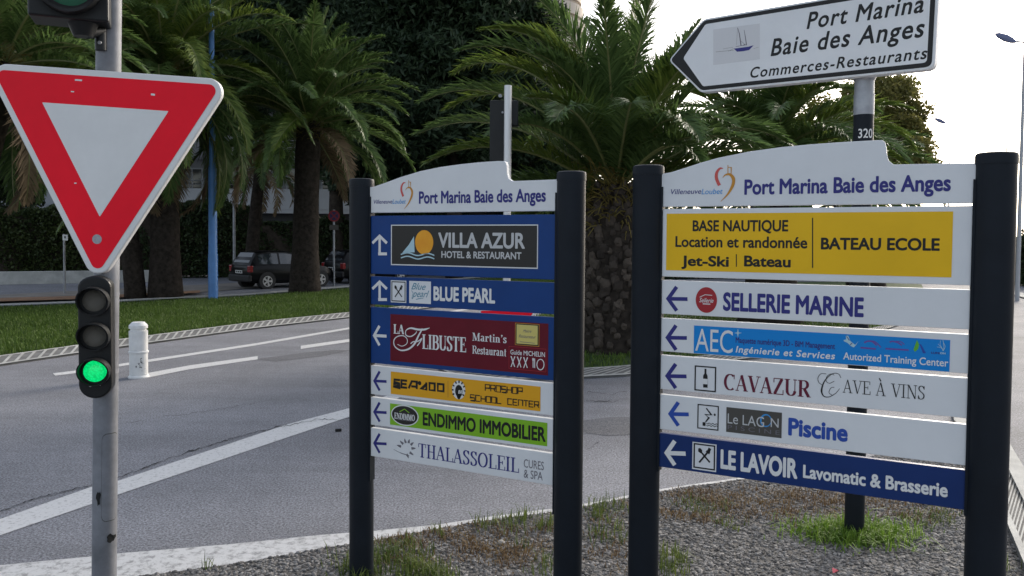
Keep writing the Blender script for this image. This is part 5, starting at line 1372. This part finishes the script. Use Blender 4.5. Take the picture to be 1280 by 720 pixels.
b = MB(); b.tube([(0, -.034, zn), (0, -.044, zn)], .18, 32); d_ = b.build('sign_disc', M['dullred'], r, auto=40)
b = MB(); b.tube([(0, -.0445, zn), (0, -.046, zn)], .13, 32); b.build('blue_field', M['dullblue'], d_, auto=40)
b = MB()
for sg_ in (1, -1): b.box((0, -.0475+.0006*sg_, zn), (.25, .002, .035)); 
vv = b.v
ca = math.cos(R(45))
for i, sg_ in enumerate((1, -1)):
    q = vv[i].copy(); x, z = q[:,0].copy(), q[:,2]-zn; q[:,0] = (x-sg_*z)*ca; q[:,2] = (sg_*x+z)*ca+zn; vv[i] = q
b.build('red_cross', M['dullred'], d_)
b = MB(); b.box((0, -.04, zn-.36), (.28, .01, .16)); b.build('supplementary_plate', M['taupe'], r)
q0 = G(81, 367); r = empty('small_sign', tuple(q0), -.3, label='small white tag on a thin grey pole in front of the left hedge', cat='sign')
zq = at(81, 297, q0.y).z
b = MB(); b.tube([(0, 0, -.02), (0, 0, zq+.1)], .028, 10); b.build('pole', M['galv'], r, auto=40)
b = MB(); b.box((.07, -.03, zq), (.17, .012, .15)); b.build('plate', M['plate'], r)
b = MB(); b.box((.07, -.037, zq+.01), (.05, .002, .06)); b.build('plate_mark', M['trim'], r)
def street_lamp(label, px, ytop, Y, hx, hy0, rad, head, m, rot):
    p = at(px, 320, Y); p.z = 0; r = empty('street_lamp', tuple(p), 0, label=label, cat='street lamp', group='street lamps along the right hand road')
    zt_ = at(px, ytop, Y).z; hc = at(hx, hy0, Y)-p
    b = MB(); b.tube([(0, 0, 0), (0, 0, zt_-.6), (0, 0, zt_)], [rad*1.3, rad*.9, rad*.7], 12); b.tube([(0, 0, zt_-.02), (hc.x*.5, 0, zt_+.01)], rad*.6, 8); b.build('pole', m, r, auto=40)
    L = head; b = MB()
    sec = [(-.5, .03, .02), (-.35, .09, .05), (0, .13, .075), (.3, .10, .06), (.5, .04, .03)]
    b.tube([(hc.x+s*L, 0, hc.z-s*L*rot) for s, _, _ in sec], [w_*L/.7 for _, w_, _ in sec], 14, True, .55, 1.0); b.build('lamp_head', M['lamphead'], r, auto=50)
    return r
M['lamphead'] = mat('blue_grey_lamp_head', (.16, .18, .30), .4)
street_lamp('nearer street lamp with a blue grey head at the right edge, above the wide board', 1273, 52, 21, 1257, 47.5, .042, .55, M['polewhite'], .38)
street_lamp('farther small street lamp right of the golden tree', 1184, 153, 46, 1175, 151, .035, .65, M['polewhite'], .42)
p = at(1254.5, 320, 60); p.z = 0
b = MB(); b.tube([(p.x, p.y, 0), (p.x, p.y, at(1254.5, 175, 60).z)], [.09, .05], 10)
tag(b.build('mast', M['galv'], auto=40), 'thin far mast whose tip shows above the right post of the wide board', 'mast')
# ------------------------------------------------------------------ buildings
M['render_white'] = mat('white_render', (.55, .57, .60), .8, .3, var=.06, vscale=.6)
M['render_grey'] = mat('grey_render', (.30, .31, .33), .85, .3, var=.1, vscale=.5)
M['beige'] = mat('beige_concrete', (.60, .53, .45), .8, .3, var=.06, vscale=.2)
M['recess'] = mat('shaded_wall', (.34, .35, .37), .8, .3, var=.06, vscale=.6)  # white render darkened, shade behind the balconies put into the colour
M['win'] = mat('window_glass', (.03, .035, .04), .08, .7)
M['shaded_floor'] = mat('shaded_ground_floor', (.05, .052, .055), .6, .3)  # near-black colour paints the shade of the ground-floor recess
def apartments(label, x0, x1, Y, dep, z0, pitch, nf, wall, par, name='apartment_building', nw=6):
    xa, xb = at(x0, 300, Y).x, at(x1, 300, Y).x; xm = (xa+xb)/2
    root = empty(name, (xm, Y, 0), 0, label=label, cat='building'); W = xb-xa; H = z0+pitch*nf+.4
    b = MB(); b.box((0, 1.4+dep/2, H/2), (W, dep, H)); wl_ = b.build('wall', wall, root)
    b = MB(); b.box((0, 1.1, z0/2-.1), (W-.1, .5, z0-.2)); b.build('ground_floor', M['shaded_floor'], root)
    for f in range(nf):
        z = z0+pitch*f
        b = MB(); b.box((0, .72, z-.1), (W, 1.36, .2)); b.box((0, .05, z+.52), (W, .10, 1.04)); b.build('balcony', par, root, bevel=.01)
        b = MB(); b.tube([(-W/2, .05, z+1.45), (W/2, .05, z+1.45)], .025, 8); b.tube([(-W/2, .05, z+1.25), (W/2, .05, z+1.25)], .018, 8)
        for i in range(int(W/1.3)+1): b.tube([(-W/2+i*1.3, .05, z+1.04), (-W/2+i*1.3, .05, z+1.45)], .018, 8)
        b.build('railing', M['galv'], root, normals=False)
        for i in range(nw):
            x = -W/2+W*(i+.5)/nw
            b = MB(); b.box((x, 1.385, z+1.15), (W/nw*.62, .05, 2.1)); wn = b.build('window', M['render_white'], root)
            b = MB(); b.box((x-W/nw*.14, 1.355, z+1.15), (W/nw*.24, .02, 1.95)); b.box((x+W/nw*.14, 1.355, z+1.15), (W/nw*.24, .02, 1.95)); b.build('pane', M['win'], wn)
    return root
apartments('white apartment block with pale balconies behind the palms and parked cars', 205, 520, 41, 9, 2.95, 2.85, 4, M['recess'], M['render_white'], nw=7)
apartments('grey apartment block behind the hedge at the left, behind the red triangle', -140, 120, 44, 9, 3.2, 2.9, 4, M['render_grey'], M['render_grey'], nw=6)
# curved beige tower far away
Yt = 150; tx = at(743, 20, Yt).x; tc = Vector((tx-26, Yt+12, 0))
root = empty('tower_building', tuple(tc), 0, label='far pale beige curved tower with rounded balcony bands over the rightmost pine', cat='building')
nfl = 24; core, band = MB(), MB()
for f in range(nfl):
    z = 3*f; rx = 26-max(0, f-12)*.35; ry = 14
    core.tube([(0, 0, z), (0, 0, z+3)], [1, 1], 72, True, 1, 1) if False else None
    band.tube([(0, 0, z), (0, 0, z+2.1)], [1, 1], 80, True, rx, ry)
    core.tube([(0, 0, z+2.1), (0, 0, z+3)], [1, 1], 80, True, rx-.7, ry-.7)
M['shaded_beige'] = mat('recessed_storeys', (.42, .37, .31), .8, .3)  # same beige made darker to paint shade into the recessed bands
core.build('recessed_storeys', M['shaded_beige'], root, auto=30); band.build('balcony_bands', M['beige'], root, auto=30)
# ------------------------------------------------------------------ small things on the island
def stone(px, py, s, label, seed):
    rnd = np.random.default_rng(seed); p = G(px, py, .012); b = bmesh.new(); bmesh.ops.create_icosphere(b, subdivisions=2, radius=1)
    for v in b.verts: v.co = Vector(v.co)*(1+rnd.normal(0, .06)); v.co.x *= s; v.co.y *= s*.8; v.co.z = v.co.z*s*.62
    me = bpy.data.meshes.new('stone'); b.to_mesh(me); b.free(); me.polygons.foreach_set('use_smooth', [True]*len(me.polygons))
    o = obj_from_mesh('stone', me, M['stone']); o.location = (p.x, p.y, .012+s*.3); tag(o, label, 'stone')
M['stone'] = mat('pale_stone', (.33, .31, .28), .85, .3, var=.15, vscale=30, bump=.4, bscale=80)
stone(840, 702, .030, 'rounded pale stone at the left foot of the wide board', 1)
stone(626, 680, .022, 'small grey stone among the dry weeds by the narrow board', 2)
stone(1183, 711, .016, 'small pale stone near the right post of the wide board', 3)
p = G(1041, 717, .015); b = MB(); b.add([(0, 0, 0), (.03, .008, .012), (.035, .035, .004), (.008, .03, .016)], [(0, 1, 2), (0, 2, 3)])
M['litter'] = mat('red_litter', (.5, .05, .09), .6)
o = b.build('litter', M['litter'], normals=False); o.location = p; tag(o, 'tiny scrap of red litter on the gravel', 'litter')
p = G(423, 539.5); b = MB(); b.box((0, 0, .012), (.05, .025, .02), .3); o = b.build('debris', M['crack'], bevel=.005); o.location = (p.x, p.y, 0); tag(o, 'small black scrap lying on the asphalt', 'debris')
